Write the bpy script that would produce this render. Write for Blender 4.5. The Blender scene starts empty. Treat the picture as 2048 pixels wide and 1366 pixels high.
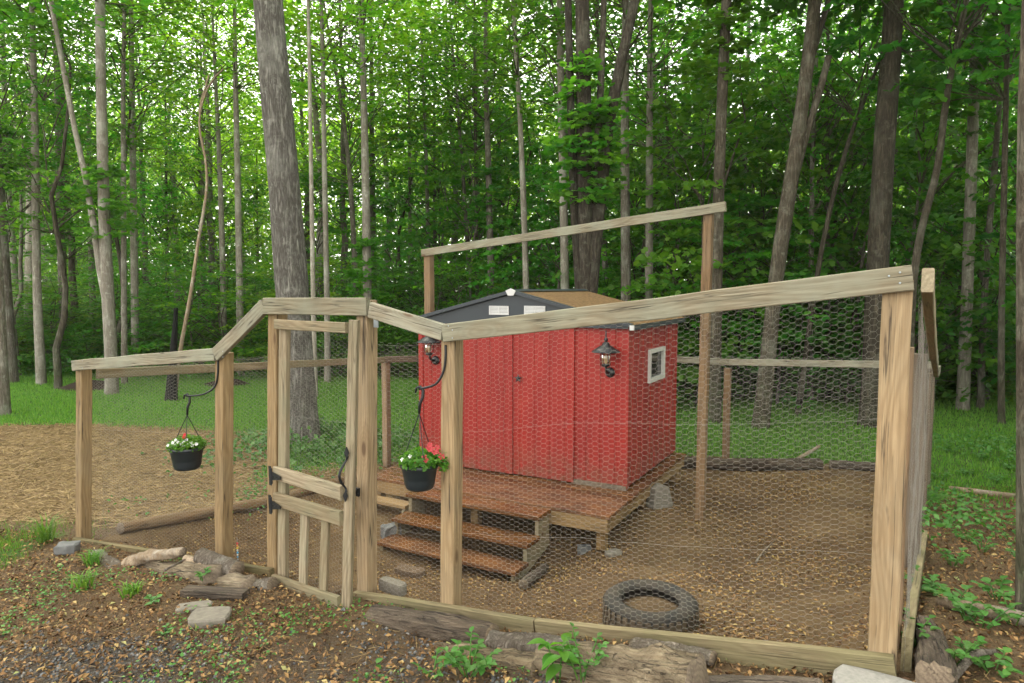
import bpy, math, random
import numpy as np
from mathutils import Vector, Matrix

random.seed(7)
RNG = np.random.default_rng(11)
PI = math.pi
SC = bpy.context.scene
COL = SC.collection

# ------------------------------------------------------------------ camera, sky, sun, exposure
FPX = 1365.0                      # focal length in photo pixels (24 mm on a 36 mm frame)
PITCH = math.atan(106 / FPX)
CAMP = np.array((0.0, 0.0, 1.6))
cam = bpy.data.cameras.new('camera')
cam.lens = 36 * FPX / 2048
cam.sensor_width = 36
cam.clip_start = 0.05
cam.clip_end = 2000
camo = bpy.data.objects.new('camera', cam)
camo.location = CAMP
camo.rotation_euler = (PI / 2 - PITCH, 0, 0)
COL.objects.link(camo)
SC.camera = camo

world = bpy.data.worlds.new('World')
SC.world = world
world.use_nodes = True
wn = world.node_tree
wn.nodes.clear()
w_out = wn.nodes.new('ShaderNodeOutputWorld')
w_bg = wn.nodes.new('ShaderNodeBackground')
w_sky = wn.nodes.new('ShaderNodeTexSky')
w_sky.sky_type = 'NISHITA'
w_sky.sun_disc = False
w_sky.sun_elevation = math.radians(52)
w_sky.sun_rotation = math.radians(330)
w_sky.dust_density = 4.0
w_mix = wn.nodes.new('ShaderNodeMixRGB')        # high thin overcast: sky washed towards an even white
w_mix.inputs[0].default_value = 0.8
w_mix.inputs[2].default_value = (9.4, 9.0, 8.3, 1)
wn.links.new(w_sky.outputs[0], w_mix.inputs[1])
wn.links.new(w_mix.outputs[0], w_bg.inputs[0])
w_bg.inputs[1].default_value = 0.14
wn.links.new(w_bg.outputs[0], w_out.inputs[0])

sun = bpy.data.lights.new('sun', 'SUN')
sun.energy = 1.5
sun.angle = math.radians(24)
sun.color = (1.0, 0.94, 0.84)
suno = bpy.data.objects.new('sun', sun)
suno.rotation_euler = (math.radians(-38), 0, math.radians(30))
suno['kind'] = 'helper'
COL.objects.link(suno)

SC.view_settings.view_transform = 'Standard'
SC.view_settings.look = 'None'
SC.view_settings.gamma = 1.0
SC.view_settings.exposure = 1.95
SC.view_settings.use_curve_mapping = False
SC.render.engine = 'CYCLES'
SC.cycles.max_bounces = 10
SC.cycles.diffuse_bounces = 6
SC.cycles.glossy_bounces = 2
SC.cycles.transmission_bounces = 6
SC.cycles.transparent_max_bounces = 4
SC.cycles.caustics_reflective = False
SC.cycles.caustics_refractive = False
SC.cycles.sample_clamp_indirect = 4.0
SC.cycles.use_denoising = True

# ------------------------------------------------------------------ pixels -> places
_F = np.array((0, math.cos(PITCH), -math.sin(PITCH)))
_U = np.array((0, math.sin(PITCH), math.cos(PITCH)))
_R = np.array((1.0, 0, 0))


def ray(px, py):
    return _F * FPX + _R * (px - 1024) + _U * (683 - py)


def at(px, py, Y):
    d = ray(px, py)
    return CAMP + d * (Y / d[1])


def on_z(px, py, z):
    d = ray(px, py)
    return CAMP + d * ((z - CAMP[2]) / d[2])


def on_plane(px, py, p0, n):
    d = ray(px, py)
    return CAMP + d * (np.dot(np.asarray(p0) - CAMP, n) / np.dot(d, n))


def sst(a, b, x):
    t = np.clip((x - a) / (b - a), 0, 1)
    return t * t * (3 - 2 * t)


def vnoise(x, y, s=1.0, seed=0):
    """cheap smooth value noise, vectorised"""
    x = np.asarray(x, float) * s + 13.7 * seed
    y = np.asarray(y, float) * s + 7.3 * seed
    xi, yi = np.floor(x), np.floor(y)
    fx, fy = x - xi, y - yi
    fx = fx * fx * (3 - 2 * fx)
    fy = fy * fy * (3 - 2 * fy)

    def h(a, b):
        v = np.sin(a * 127.1 + b * 311.7 + seed * 17.0) * 43758.5453
        return v - np.floor(v)
    return ((h(xi, yi) * (1 - fx) + h(xi + 1, yi) * fx) * (1 - fy)
            + (h(xi, yi + 1) * (1 - fx) + h(xi + 1, yi + 1) * fx) * fy)


# fence plan: the front runs along Y = 3.49 - 0.6 X
FA = np.array((-0.8575, 0.5145, 0))     # along the front, towards the far corner
FN = np.array((0.5145, 0.8575, 0))      # into the pen
FP0 = np.array((0, 3.49, 0))
LC2 = np.array((-3.53, 5.61))
LB2 = np.array((-1.74, 9.35))
RP2 = np.array((1.49, 2.60))
RB2 = np.array((5.26, 8.5))


def side(px, py, a, b):
    """signed distance of points to the line a->b, positive on the right hand side of a->b"""
    d = (b - a) / np.linalg.norm(b - a)
    return (px - a[0]) * d[1] - (py - a[1]) * d[0]


YT = [-30, 0, 1.5, 2.5, 4.0, 5.6, 7.0, 8.2, 9.5, 14, 22, 40, 80, 400]
ZT = [0.36, 0.33, 0.26, 0.15, -0.15, -0.47, -0.72, -0.82, -0.87, -0.95, -1.05, -1.1, -1.0, -0.8]


def pen_t(x, y):
    t = (y - 3.49 + 0.6 * x) * 0.8575
    r = -side(x, y, RP2, RB2)
    l = side(x, y, LC2, LB2)
    return t, r, l


def ground(x, y):
    x = np.asarray(x, float)
    y = np.asarray(y, float)
    b = np.interp(y, YT, ZT)
    t, r, l = pen_t(x, y)
    pen = sst(0.02, 0.55, t) * sst(-0.05, 0.4, r) * sst(0.0, 0.6, l)
    b = b - (0.50 - .15 * sst(.3, 1.0, x)) * pen * (1 - 0.8 * sst(6.0, 7.6, y)) * (1 - 0.5 * sst(-1.2, -2.6, x))
    near = np.exp(-((y - 4) / 9.0) ** 2)
    b = b + near * (0.03 * (vnoise(x, y, 2.3, 1) - .5) + 0.018 * (vnoise(x, y, 7, 2) - .5))
    # outside the front fence the ground only follows the feet of the posts along the line
    xl = x - np.minimum(t, 0) * .5145
    want = np.interp(xl, [-9, -6, -3.53, -1.97, -1.49, -.86, -.327, .6, 1.43, 3, 6], [-1.0, -.80, -.52, -.325, -.29, -.25, -.22, -.06, .07, .26, .45])
    line = np.interp(3.49 - .6 * xl, YT, ZT)
    bump_ = near * (0.03 * (vnoise(x, y, 2.3, 1) - .5) + 0.018 * (vnoise(x, y, 7, 2) - .5))
    b = np.where(t < 0, want + bump_, b + (want - line) * np.exp(-(np.minimum(np.abs(t), 9) / .35) ** 2))
    far = sst(10, 30, y)
    b = b + far * 0.25 * (vnoise(x, y, .22, 3) - .5)
    return b


def gz(x, y):
    return float(ground(x, y))


def on_ground(px, py):
    d = ray(px, py)
    k0 = 0.0
    for i in range(4000):
        k = k0 + 0.00002 * (1 + i * 0.02)
        p = CAMP + d * k
        if p[2] < gz(p[0], p[1]):
            a, c = k0, k
            for _ in range(22):
                m = (a + c) / 2
                q = CAMP + d * m
                if q[2] < gz(q[0], q[1]):
                    c = m
                else:
                    a = m
            return CAMP + d * c
        k0 = k
        if p[1] > 300:
            break
    return CAMP + d * k0


def on_front(px, py, off=0.0):
    """point of the front fence plane under a pixel; off > 0 moves the plane out towards the drive"""
    return on_plane(px, py, FP0 - FN * off, FN)


# ------------------------------------------------------------------ node helpers / materials
class NT:
    def __init__(s, name, disp=None):
        s.m = bpy.data.materials.new(name)
        s.m.use_nodes = True
        s.t = s.m.node_tree
        s.t.nodes.clear()
        s.out = s.t.nodes.new('ShaderNodeOutputMaterial')

    def n(s, kind, **kw):
        nd = s.t.nodes.new('ShaderNode' + kind)
        for k, v in kw.items():
            setattr(nd, k, v)
        return nd

    def put(s, sock, v):
        if isinstance(v, bpy.types.NodeSocket):
            s.t.links.new(v, sock)
        elif isinstance(v, (tuple, list)) and len(v) == 3 and sock.type == 'RGBA':
            sock.default_value = (*v, 1)
        else:
            sock.default_value = v

    def mapping(s, vec, scale=(1, 1, 1), loc=(0, 0, 0)):
        m = s.n('Mapping')
        s.put(m.inputs['Vector'], vec)
        m.inputs['Scale'].default_value = scale
        s.put(m.inputs['Location'], loc)
        return m.outputs[0]

    def noise(s, vec, scale, detail=4, rough=.55, dist=0.0):
        m = s.n('TexNoise')
        s.put(m.inputs['Vector'], vec)
        m.inputs['Scale'].default_value = scale
        m.inputs['Detail'].default_value = detail
        m.inputs['Roughness'].default_value = rough
        m.inputs['Distortion'].default_value = dist
        return m.outputs[0]

    def ramp(s, fac, stops, interp='LINEAR'):
        m = s.n('ValToRGB')
        m.color_ramp.interpolation = interp
        el = m.color_ramp.elements
        while len(el) < len(stops):
            el.new(0.5)
        for e, (p, c) in zip(el, stops):
            e.position = p
            e.color = (*c, 1) if len(c) == 3 else c
        s.put(m.inputs[0], fac)
        return m.outputs[0]

    def mix(s, fac, a, b, mode='MIX'):
        m = s.n('MixRGB', blend_type=mode)
        s.put(m.inputs[0], fac)
        s.put(m.inputs[1], a)
        s.put(m.inputs[2], b)
        return m.outputs[0]

    def math(s, op, a, b=0.0, c=0.0, clamp=False):
        m = s.n('Math', operation=op, use_clamp=clamp)
        s.put(m.inputs[0], a)
        s.put(m.inputs[1], b)
        s.put(m.inputs[2], c)
        return m.outputs[0]

    def rng(s, v, a, b, c=0.0, d=1.0):
        m = s.n('MapRange', clamp=True)
        s.put(m.inputs[0], v)
        for i, q in enumerate((a, b, c, d)):
            s.put(m.inputs[i + 1], q)
        return m.outputs[0]

    def bump(s, h, strength=.4, dist=.01):
        m = s.n('Bump')
        m.inputs['Strength'].default_value = strength
        m.inputs['Distance'].default_value = dist
        s.put(m.inputs['Height'], h)
        return m.outputs[0]

    def pbr(s, col, rough=.7, metal=0.0, spec=.4, normal=None, coat=0.0):
        b = s.n('BsdfPrincipled')
        s.put(b.inputs['Base Color'], col)
        s.put(b.inputs['Roughness'], rough)
        s.put(b.inputs['Metallic'], metal)
        s.put(b.inputs['Specular IOR Level'], spec)
        if coat:
            s.put(b.inputs['Coat Weight'], coat)
            b.inputs['Coat Roughness'].default_value = .25
        if normal is not None:
            s.put(b.inputs['Normal'], normal)
        return b.outputs[0]

    def done(s, sh):
        s.t.links.new(sh, s.out.inputs[0])
        return s.m

    def objvec(s):
        """object coordinates shifted by a random amount for each object"""
        tc = s.n('TexCoord')
        oi = s.n('ObjectInfo')
        cb = s.n('CombineXYZ')
        s.put(cb.inputs[0], s.math('MULTIPLY', oi.outputs['Random'], 37.0))
        s.put(cb.inputs[1], s.math('MULTIPLY', oi.outputs['Random'], 11.3))
        s.put(cb.inputs[2], s.math('MULTIPLY', oi.outputs['Random'], 23.9))
        v = s.n('VectorMath', operation='ADD')
        s.put(v.inputs[0], tc.outputs['Object'])
        s.put(v.inputs[1], cb.outputs[0])
        return v.outputs[0], oi.outputs['Random'], tc.outputs['Object']


def m_wood(name, light, dark, stain, stain_amt=.5, rough=.8, knots=True, wet=0.0, crack=.5, bk=.55, bd=.004):
    s = NT(name)
    v, rnd, _ = s.objvec()
    gv = s.mapping(v, (.45, 13, 13))
    warp = s.noise(s.mapping(v, (1.2, 5, 5)), 1.0, 2)
    vm = s.n('VectorMath', operation='ADD')
    s.put(vm.inputs[0], gv)
    wv = s.n('VectorMath', operation='SCALE')
    s.put(wv.inputs[0], warp)
    wv.inputs['Scale'].default_value = 1.2
    s.put(vm.inputs[1], wv.outputs[0])
    wave = s.n('TexWave', wave_type='BANDS', bands_direction='DIAGONAL')
    s.put(wave.inputs['Vector'], vm.outputs[0])
    wave.inputs['Scale'].default_value = 1.5
    wave.inputs['Distortion'].default_value = 3.0
    wave.inputs['Detail'].default_value = 2.0
    wave.inputs['Detail Scale'].default_value = .9
    grain = wave.outputs['Fac']
    fib = s.noise(s.mapping(v, (2.5, 130, 130)), 1.0, 3, .6)
    c = s.mix(s.rng(grain, .0, .75), tuple(.35 * a + .65 * b for a, b in zip(light, dark)), light)
    c = s.mix(s.rng(fib, .38, .72, .0, .6), c, tuple(x * .6 for x in dark))
    mg = s.noise(s.mapping(v, (4.0, 34, 34)), 1.0, 4, .6, .6)
    c = s.mix(s.rng(mg, .42, .7, 0, .55), c, tuple(x * .72 for x in dark))
    blot = s.noise(v, 3.2, 4, .6)
    blot2 = s.noise(s.mapping(v, (1, 5, 5)), 2.2, 4, .65)
    st = s.math('MULTIPLY', s.rng(blot, .42, .66), stain_amt)
    c = s.mix(st, c, stain)
    c = s.mix(s.math('MULTIPLY', s.rng(blot2, .5, .75), stain_amt * .8), c, tuple(x * .5 for x in stain))
    # long drying cracks
    ck = s.noise(s.mapping(v, (.9, 34, 34)), 1.0, 2, .5, .3)
    ckm = s.math('MULTIPLY', s.rng(s.math('ABSOLUTE', s.math('SUBTRACT', ck, .5)), 0.0, .022, 1, 0),
                 s.rng(blot2, .45, .55))
    c = s.mix(s.math('MULTIPLY', ckm, crack), c, (.035, .025, .018))
    h = s.math('ADD', s.math('MULTIPLY', grain, .25), s.math('MULTIPLY', fib, .6))
    h = s.math('SUBTRACT', h, s.math('MULTIPLY', ckm, 1.2))
    if knots:
        vo = s.n('TexVoronoi', feature='F1')
        s.put(vo.inputs['Vector'], s.mapping(v, (1.7, 4.6, 4.6)))
        vo.inputs['Scale'].default_value = 1.0
        kd = vo.outputs['Distance']
        halo = s.rng(kd, .1, .33, .55, 0)
        ring = s.math('SINE', s.math('MULTIPLY', kd, 120.0))
        c = s.mix(s.math('MULTIPLY', halo, s.rng(ring, -1, 1, .35, 1)), c, tuple(x * .75 for x in dark))
        c = s.mix(s.rng(kd, .05, .10, .85, 0), c, (.13, .07, .032))
    rg = rough
    if wet:
        rg = s.rng(blot, .4, .62, rough, rough * .35)
    if bk > .6:
        big = s.noise(s.mapping(v, (5, 16, 16)), 1.0, 5, .65, .8)
        c = s.mix(s.rng(big, .42, .64, 0, .8), c, tuple(x * .45 for x in dark))
        h = s.math('SUBTRACT', h, s.math('MULTIPLY', s.rng(big, .35, .65), 1.4))
    vv = s.rng(rnd, 0, 1, .58, .82)
    hs = s.n('HueSaturation')
    s.put(hs.inputs['Value'], vv)
    s.put(hs.inputs['Saturation'], s.rng(rnd, 0, 1, 1.04, .88))
    s.put(hs.inputs['Color'], c)
    c = hs.outputs[0]
    return s.done(s.pbr(c, rg, 0, .35, s.bump(h, bk, bd)))


def m_bark(name, c1, c2, lichen, scale=1.0, li=.35, furrow=1.0, moss=0.0):
    s = NT(name)
    v, rnd, raw = s.objvec()
    v2 = s.mapping(v, (15 * scale, 15 * scale, 2.4 * scale))
    f = s.noise(v2, 1.0, 5, .62, .4)
    f2 = s.noise(s.mapping(v, (42 * scale, 42 * scale, 9 * scale)), 1.0, 3, .6)
    ridge = s.math('ABSOLUTE', s.math('SUBTRACT', f, .5))
    fur = s.rng(ridge, 0.0, .16)
    c = s.mix(fur, c2, c1)
    c = s.mix(s.rng(f2, .35, .7, .5, 0), c, c2)
    lb = s.noise(v, 1.9, 5, .65)
    c = s.mix(s.math('MULTIPLY', s.rng(lb, .5, .68), li), c, lichen)
    lb2 = s.noise(v, 6.0, 4, .7)
    c = s.mix(s.math('MULTIPLY', s.rng(lb2, .56, .7), li * .9), c, tuple(min(1, x * 1.35) for x in lichen))
    if moss:
        sx = s.n('SeparateXYZ')
        s.put(sx.inputs[0], raw)
        mm = s.math('MULTIPLY', s.rng(sx.outputs[2], 0, 1.2, 1, 0), s.rng(lb2, .4, .62))
        c = s.mix(s.math('MULTIPLY', mm, moss), c, (.045, .075, .02))
    hs = s.n('HueSaturation')
    s.put(hs.inputs['Value'], s.rng(rnd, 0, 1, .72, 1.2))
    s.put(hs.inputs['Color'], c)
    h = s.math('ADD', s.math('MULTIPLY', fur, furrow), s.math('MULTIPLY', f2, .4))
    return s.done(s.pbr(hs.outputs[0], .9, 0, .2, s.bump(h, .9, .02)))


def m_leaf(name, a, b, c, trans=.45, spread=1.0, gloss=.45):
    s = NT(name)
    g = s.n('NewGeometry')
    oi = s.n('ObjectInfo')
    r = g.outputs['Random Per Island']
    col = s.ramp(r, [(0, a), (.5, b), (1, c)])
    hs = s.n('HueSaturation')
    s.put(hs.inputs['Hue'], s.rng(oi.outputs['Random'], 0, 1, .5 - .022 * spread, .5 + .018 * spread))
    s.put(hs.inputs['Value'], s.rng(s.math('FRACT', s.math('MULTIPLY', oi.outputs['Random'], 7.31)), 0, 1, .78, 1.22))
    s.put(hs.inputs['Color'], col)
    base = hs.outputs[0]
    p = s.pbr(base, gloss, 0, .35)
    t = s.n('BsdfTranslucent')
    br = s.mix(1.0, base, (1.25, 1.35, .55), 'MULTIPLY')
    s.put(t.inputs[0], br)
    mx = s.n('MixShader')
    mx.inputs[0].default_value = trans
    s.t.links.new(p, mx.inputs[1])
    s.t.links.new(t.outputs[0], mx.inputs[2])
    return s.done(mx.outputs[0])


def m_island(name, stops, rough=.8, spec=.25, bumpy=0.0, interp='LINEAR'):
    s = NT(name)
    g = s.n('NewGeometry')
    col = s.ramp(g.outputs['Random Per Island'], stops, interp)
    nrm = None
    if bumpy:
        tc = s.n('TexCoord')
        nrm = s.bump(s.noise(tc.outputs['Object'], 90, 3), bumpy, .003)
    return s.done(s.pbr(col, rough, 0, spec, nrm))


def m_plain(name, col, rough=.5, metal=0.0, spec=.4, nscale=0.0, namt=.3, bump=0.0, coat=0.0):
    s = NT(name)
    c = col
    nrm = None
    if nscale:
        v, rnd, _ = s.objvec()
        n = s.noise(v, nscale, 5, .6)
        c = s.mix(s.rng(n, .35, .7, 0, namt), col, tuple(x * .45 for x in col))
        if bump:
            nrm = s.bump(n, bump, .005)
    return s.done(s.pbr(c, rough, metal, spec, nrm, coat))


def m_dust(name, col, dust, amt):
    s = NT(name)
    v, rnd, raw = s.objvec()
    n = s.noise(v, 9, 5, .65)
    n2 = s.noise(v, 45, 4, .7)
    c = s.mix(s.math('MULTIPLY', s.rng(n, .32, .62), amt), col, dust)
    c = s.mix(s.rng(n2, .5, .75, 0, .5), c, dust)
    return s.done(s.pbr(c, .85, 0, .25, s.bump(n2, .4, .004)))


def m_red():
    s = NT('red_painted_metal')
    v, rnd, raw = s.objvec()
    n = s.noise(s.mapping(v, (2, 2, .6)), 1.6, 5, .6)
    c = s.mix(s.rng(n, .35, .7), (.265, .014, .008), (.205, .009, .006))
    d = s.noise(s.mapping(v, (14, 14, 1.2)), 1.0, 4, .6)
    c = s.mix(s.rng(d, .55, .8, 0, .35), c, (.17, .014, .012))
    sx = s.n('SeparateXYZ')
    s.put(sx.inputs[0], raw)
    dirt = s.math('MULTIPLY', s.rng(sx.outputs[2], 0.0, .45, 1, 0), s.rng(s.noise(v, 9, 4, .7), .34, .62))
    c = s.mix(s.math('MULTIPLY', dirt, .8), c, (.12, .06, .035))
    run = s.noise(s.mapping(v, (26, 26, .5)), 1.0, 3, .6)
    c = s.mix(s.rng(run, .6, .78, 0, .4), c, (.14, .022, .016))
    fade = s.noise(v, 4.5, 4, .65)
    c = s.mix(s.rng(fade, .56, .75, 0, .3), c, (.34, .04, .025))
    f = s.noise(s.mapping(v, (60, 60, 3)), 1.0, 2)
    return s.done(s.pbr(c, s.rng(n, .3, .7, .42, .62), 0, .4, s.bump(f, .12, .003)))


def m_ground():
    s = NT('ground_soil')
    g = s.n('NewGeometry')
    v = g.outputs['Position']
    z1 = s.n('VertexColor', layer_name='zone')
    z2 = s.n('VertexColor', layer_name='zone2')
    a = s.n('SeparateColor')
    s.put(a.inputs[0], z1.outputs[0])
    b = s.n('SeparateColor')
    s.put(b.inputs[0], z2.outputs[0])
    big = s.noise(v, .9, 5, .6)
    mid = s.noise(v, 4.5, 5, .65)
    fine = s.noise(v, 38, 5, .7)
    vf = s.noise(v, 150, 3, .7)

    def edge(m, k=.5):
        return s.rng(s.math('ADD', m, s.math('MULTIPLY', s.math('SUBTRACT', mid, .5), k)), .4, .6)
    # bare woodland soil
    soil = s.mix(s.rng(mid, .3, .7), (.12, .075, .038), (.20, .135, .072))
    soil = s.mix(s.rng(fine, .35, .7, .0, .75), soil, (.045, .027, .014))
    # trodden pen floor: brown soil and crumbled leaves
    pen = s.mix(s.rng(mid, .32, .68), (.115, .07, .034), (.195, .125, .06))
    pen = s.mix(s.rng(fine, .4, .66, 0, .8), pen, (.052, .03, .015))
    pen = s.mix(s.rng(big, .45, .62, 0, .55), pen, (.21, .142, .072))
    pen = s.mix(s.rng(s.noise(v, 1.7, 3, .6), .52, .68, 0, .6), pen, (.075, .045, .023))
    pen = s.mix(s.rng(vf, .58, .75, 0, .7), pen, (.24, .16, .065))
    # lawn soil under the blades
    lawn = s.mix(s.rng(mid, .3, .7), (.05, .11, .018), (.085, .16, .028))
    lawn = s.mix(s.rng(fine, .45, .75, 0, .6), lawn, (.028, .05, .012))
    # straw covered ground
    straw = s.mix(s.rng(mid, .32, .68), (.15, .095, .042), (.215, .145, .064))
    sf = s.noise(s.mapping(v, (16, 55, 20)), 1.0, 4, .7)
    straw = s.mix(s.rng(sf, .42, .68, 0, .75), straw, (.12, .077, .034))
    straw = s.mix(s.rng(fine, .55, .75, 0, .5), straw, (.27, .2, .095))
    # gravelly drive edge
    vo = s.n('TexVoronoi', feature='F1')
    s.put(vo.inputs['Vector'], v)
    vo.inputs['Scale'].default_value = 55
    grav = s.mix(s.rng(vo.outputs['Distance'], .1, .6), (.13, .13, .125), (.05, .042, .034))
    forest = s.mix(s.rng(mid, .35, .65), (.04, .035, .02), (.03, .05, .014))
    c = soil
    c = s.mix(edge(b.outputs[0]), c, pen)
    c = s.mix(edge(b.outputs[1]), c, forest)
    c = s.mix(s.math('MULTIPLY', edge(a.outputs[2]), s.rng(big, .42, .58, .25, .9)), c, grav)
    c = s.mix(edge(a.outputs[1]), c, straw)
    c = s.mix(edge(a.outputs[0]), c, lawn)
    h = s.math('ADD', s.math('MULTIPLY', fine, .7), s.math('ADD', s.math('MULTIPLY', vf, .35), mid))
    return s.done(s.pbr(c, .92, 0, .2, s.bump(h, 1.0, .04)))


M = {}
M['post'] = m_wood('tan_post_wood', (.50, .355, .185), (.345, .22, .10), (.33, .265, .165), .35, .78, crack=.9)
M['rail'] = m_wood('weathered_rail_wood', (.40, .355, .245), (.255, .205, .125), (.33, .34, .25), .75, .85, crack=.8)
M['gate'] = m_wood('weathered_gate_wood', (.42, .335, .205), (.285, .21, .115), (.27, .26, .155), .6, .82, crack=.5)
M['board'] = m_wood('greened_board_wood', (.33, .265, .135), (.215, .16, .075), (.19, .17, .07), .7, .85, crack=.6)
M['stain'] = m_wood('wet_brown_step_wood', (.29, .125, .04), (.18, .074, .025), (.105, .05, .027), .75, .24, wet=.5, crack=.4)
M['deckedge'] = m_wood('raw_joist_wood', (.46, .30, .125), (.33, .20, .08), (.26, .17, .08), .5, .75, crack=.5)
M['tall'] = m_wood('brown_tall_post_wood', (.36, .225, .115), (.25, .15, .07), (.26, .2, .13), .45, .8, crack=.7)
M['oldpost'] = m_wood('old_grey_brown_wood', (.235, .175, .115), (.15, .105, .068), (.17, .14, .1), .6, .88, crack=.8)
M['rotten'] = m_wood('bleached_rotten_wood', (.46, .375, .24), (.30, .215, .125), (.18, .13, .08), .85, .9, knots=False, crack=1.0, bk=1.0, bd=.014)
M['darklog'] = m_wood('dark_weathered_log_wood', (.26, .2, .14), (.14, .1, .068), (.11, .088, .066), .8, .9, knots=False, crack=1.0, bk=1.0, bd=.012)
M['cutwood'] = m_wood('cut_log_end_wood', (.3, .23, .15), (.17, .12, .08), (.13, .1, .07), .6, .9, knots=False, crack=.6)
M['bark_grey'] = m_bark('grey_poplar_bark', (.30, .27, .225), (.11, .092, .072), (.36, .36, .31), 1.0, .5, 1.0, .35)
M['bark_pale'] = m_bark('pale_smooth_bark', (.36, .33, .28), (.19, .165, .135), (.44, .44, .38), 1.0, .55, .5, .35)
M['bark_brown'] = m_bark('brown_furrowed_bark', (.165, .138, .10), (.052, .043, .031), (.22, .22, .17), .9, .4, 1.2, .5)
M['bark_dark'] = m_bark('dark_furrowed_bark', (.105, .088, .066), (.034, .028, .021), (.19, .19, .15), .9, .35, 1.2, .5)  # darker variant of the brown bark for the multi stemmed tree
M['bark_big'] = m_bark('grey_ridged_bark', (.32, .305, .27), (.085, .077, .066), (.40, .40, .355), 1.15, .35, 1.2, .25)
M['char'] = m_bark('charred_bark', (.022, .02, .02), (.006, .006, .006), (.04, .038, .036), 1.2, .3)
M['deadwood'] = m_bark('bare_dead_wood', (.36, .28, .19), (.2, .145, .095), (.38, .36, .31), .8, .6, .5)
M['log_bark'] = m_bark('grey_log_bark', (.25, .215, .175), (.10, .08, .06), (.30, .29, .25), 1.6, .45, 1.0)
M['leaf_mid'] = m_leaf('mid_green_leaf', (.050, .165, .022), (.080, .225, .028), (.13, .29, .036), .58)
M['leaf_yel'] = m_leaf('yellow_green_leaf', (.09, .225, .022), (.145, .31, .03), (.23, .385, .038), .64)
M['leaf_dark'] = m_leaf('deep_green_leaf', (.036, .135, .021), (.06, .185, .026), (.10, .24, .032), .56)
M['leaf_bright'] = m_leaf('bright_green_leaf', (.06, .21, .026), (.09, .265, .032), (.145, .32, .042), .58)
M['leaf_weed'] = m_leaf('weed_leaf', (.035, .125, .022), (.06, .175, .03), (.105, .225, .045), .35, .6)
M['grass'] = m_leaf('grass_blade', (.065, .175, .022), (.10, .23, .028), (.155, .28, .038), .35, .5, .6)
M['litter'] = m_island('dead_leaf', [(0, (.085, .045, .022)), (.25, (.14, .075, .032)), (.5, (.22, .125, .048)), (.75, (.27, .165, .062)),
                                     (.95, (.34, .225, .08)), (1, (.40, .30, .10))], .75)
M['litter_dark'] = m_island('dark_dead_leaf', [(0, (.06, .032, .015)), (.35, (.115, .062, .026)), (.65, (.19, .105, .042)), (.86, (.28, .165, .064)),
                                               (.96, (.38, .27, .11)), (1, (.22, .27, .1))], .75)
M['strawbit'] = m_island('straw_stem', [(0, (.10, .062, .025)), (.5, (.185, .122, .052)), (1, (.31, .22, .1))], .7)
M['stone'] = m_island('gravel_stone', [(0, (.045, .044, .042)), (.4, (.08, .082, .083)), (.8, (.135, .138, .14)), (1, (.2, .185, .165))], .8, bumpy=.4)
M['red'] = m_red()
M['slate'] = m_plain('dark_slate_metal', (.024, .032, .039), .42, 0, .45, 3, .3)
M['roof'] = m_plain('litter_covered_roof', (.15, .092, .04), .9, 0, .2, 30, .8, .8)
M['white'] = m_plain('white_plastic', (.5, .5, .49), .45, 0, .45, 8, .12)
M['whitewood'] = m_plain('white_painted_wood', (.5, .5, .46), .6, 0, .35, 12, .25, .1)
M['black'] = m_plain('black_iron', (.014, .015, .017), .42, .3, .5, 30, .3, .15)
M['pot'] = m_plain('black_pot_plastic', (.012, .017, .02), .38, 0, .45, 6, .25)
M['wire'] = m_plain('galvanised_wire', (.27, .25, .22), .5, .3, .5)
M['zinc'] = m_plain('zinc_plate', (.33, .37, .38), .42, .6, .5, 20, .4)
M['rubber'] = m_dust('dusty_tyre_rubber', (.022, .023, .023), (.11, .085, .055), .35)
M['tread'] = m_dust('dusty_tyre_tread', (.06, .052, .04), (.17, .125, .078), .7)
M['concrete'] = m_plain('pale_concrete', (.27, .26, .235), .9, 0, .25, 60, .5, .5)
M['paver'] = m_plain('weathered_paver', (.2, .18, .145), .92, 0, .2, 40, .6, .6)
M['rock'] = m_plain('blue_grey_rock', (.15, .152, .148), .85, 0, .3, 16, .6, .5)
M['glassdark'] = m_plain('dark_window_glass', (.012, .012, .013), .08, 0, .6)
M['bulb'] = m_plain('clear_bulb', (.5, .38, .22), .1, 0, .6)
M['darkstone'] = m_plain('brown_stone', (.13, .09, .058), .95, 0, .2, 30, .6, .6)
M['soilpot'] = m_plain('potting_soil', (.03, .02, .014), .95, 0, .2, 40, .5, .8)
M['petal_white'] = m_plain('white_petal', (.6, .6, .56), .6)
M['petal_pink'] = m_plain('coral_petal', (.36, .035, .04), .6)
M['petal_red'] = m_plain('red_petal', (.5, .02, .03), .6)
M['ground'] = m_ground()


def m_jar():
    s = NT('lantern_glass')
    g = s.n('BsdfGlossy')
    g.inputs['Roughness'].default_value = .05
    t = s.n('BsdfTransparent')
    t.inputs[0].default_value = (.92, .9, .86, 1)
    f = s.n('Fresnel')
    mx = s.n('MixShader')
    s.put(mx.inputs[0], s.math('ADD', f.outputs[0], .05))
    s.t.links.new(t.outputs[0], mx.inputs[1])
    s.t.links.new(g.outputs[0], mx.inputs[2])
    return s.done(mx.outputs[0])


M['jar'] = m_jar()

# ------------------------------------------------------------------ object helpers


def link(o, parent=None):
    COL.objects.link(o)
    if parent is not None:
        o.parent = parent
    return o


def tag(o, label=None, cat=None, group=None, kind=None):
    if label:
        o['label'] = label
    if cat:
        o['category'] = cat
    if group:
        o['group'] = group
    if kind:
        o['kind'] = kind
    return o


def thing(name, loc, label, cat, group=None, rz=0.0):
    o = bpy.data.objects.new(name, None)
    o.empty_display_size = .1
    o.location = Vector(loc)
    o.rotation_euler = (0, 0, rz)
    link(o)
    return tag(o, label, cat, group)


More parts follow.
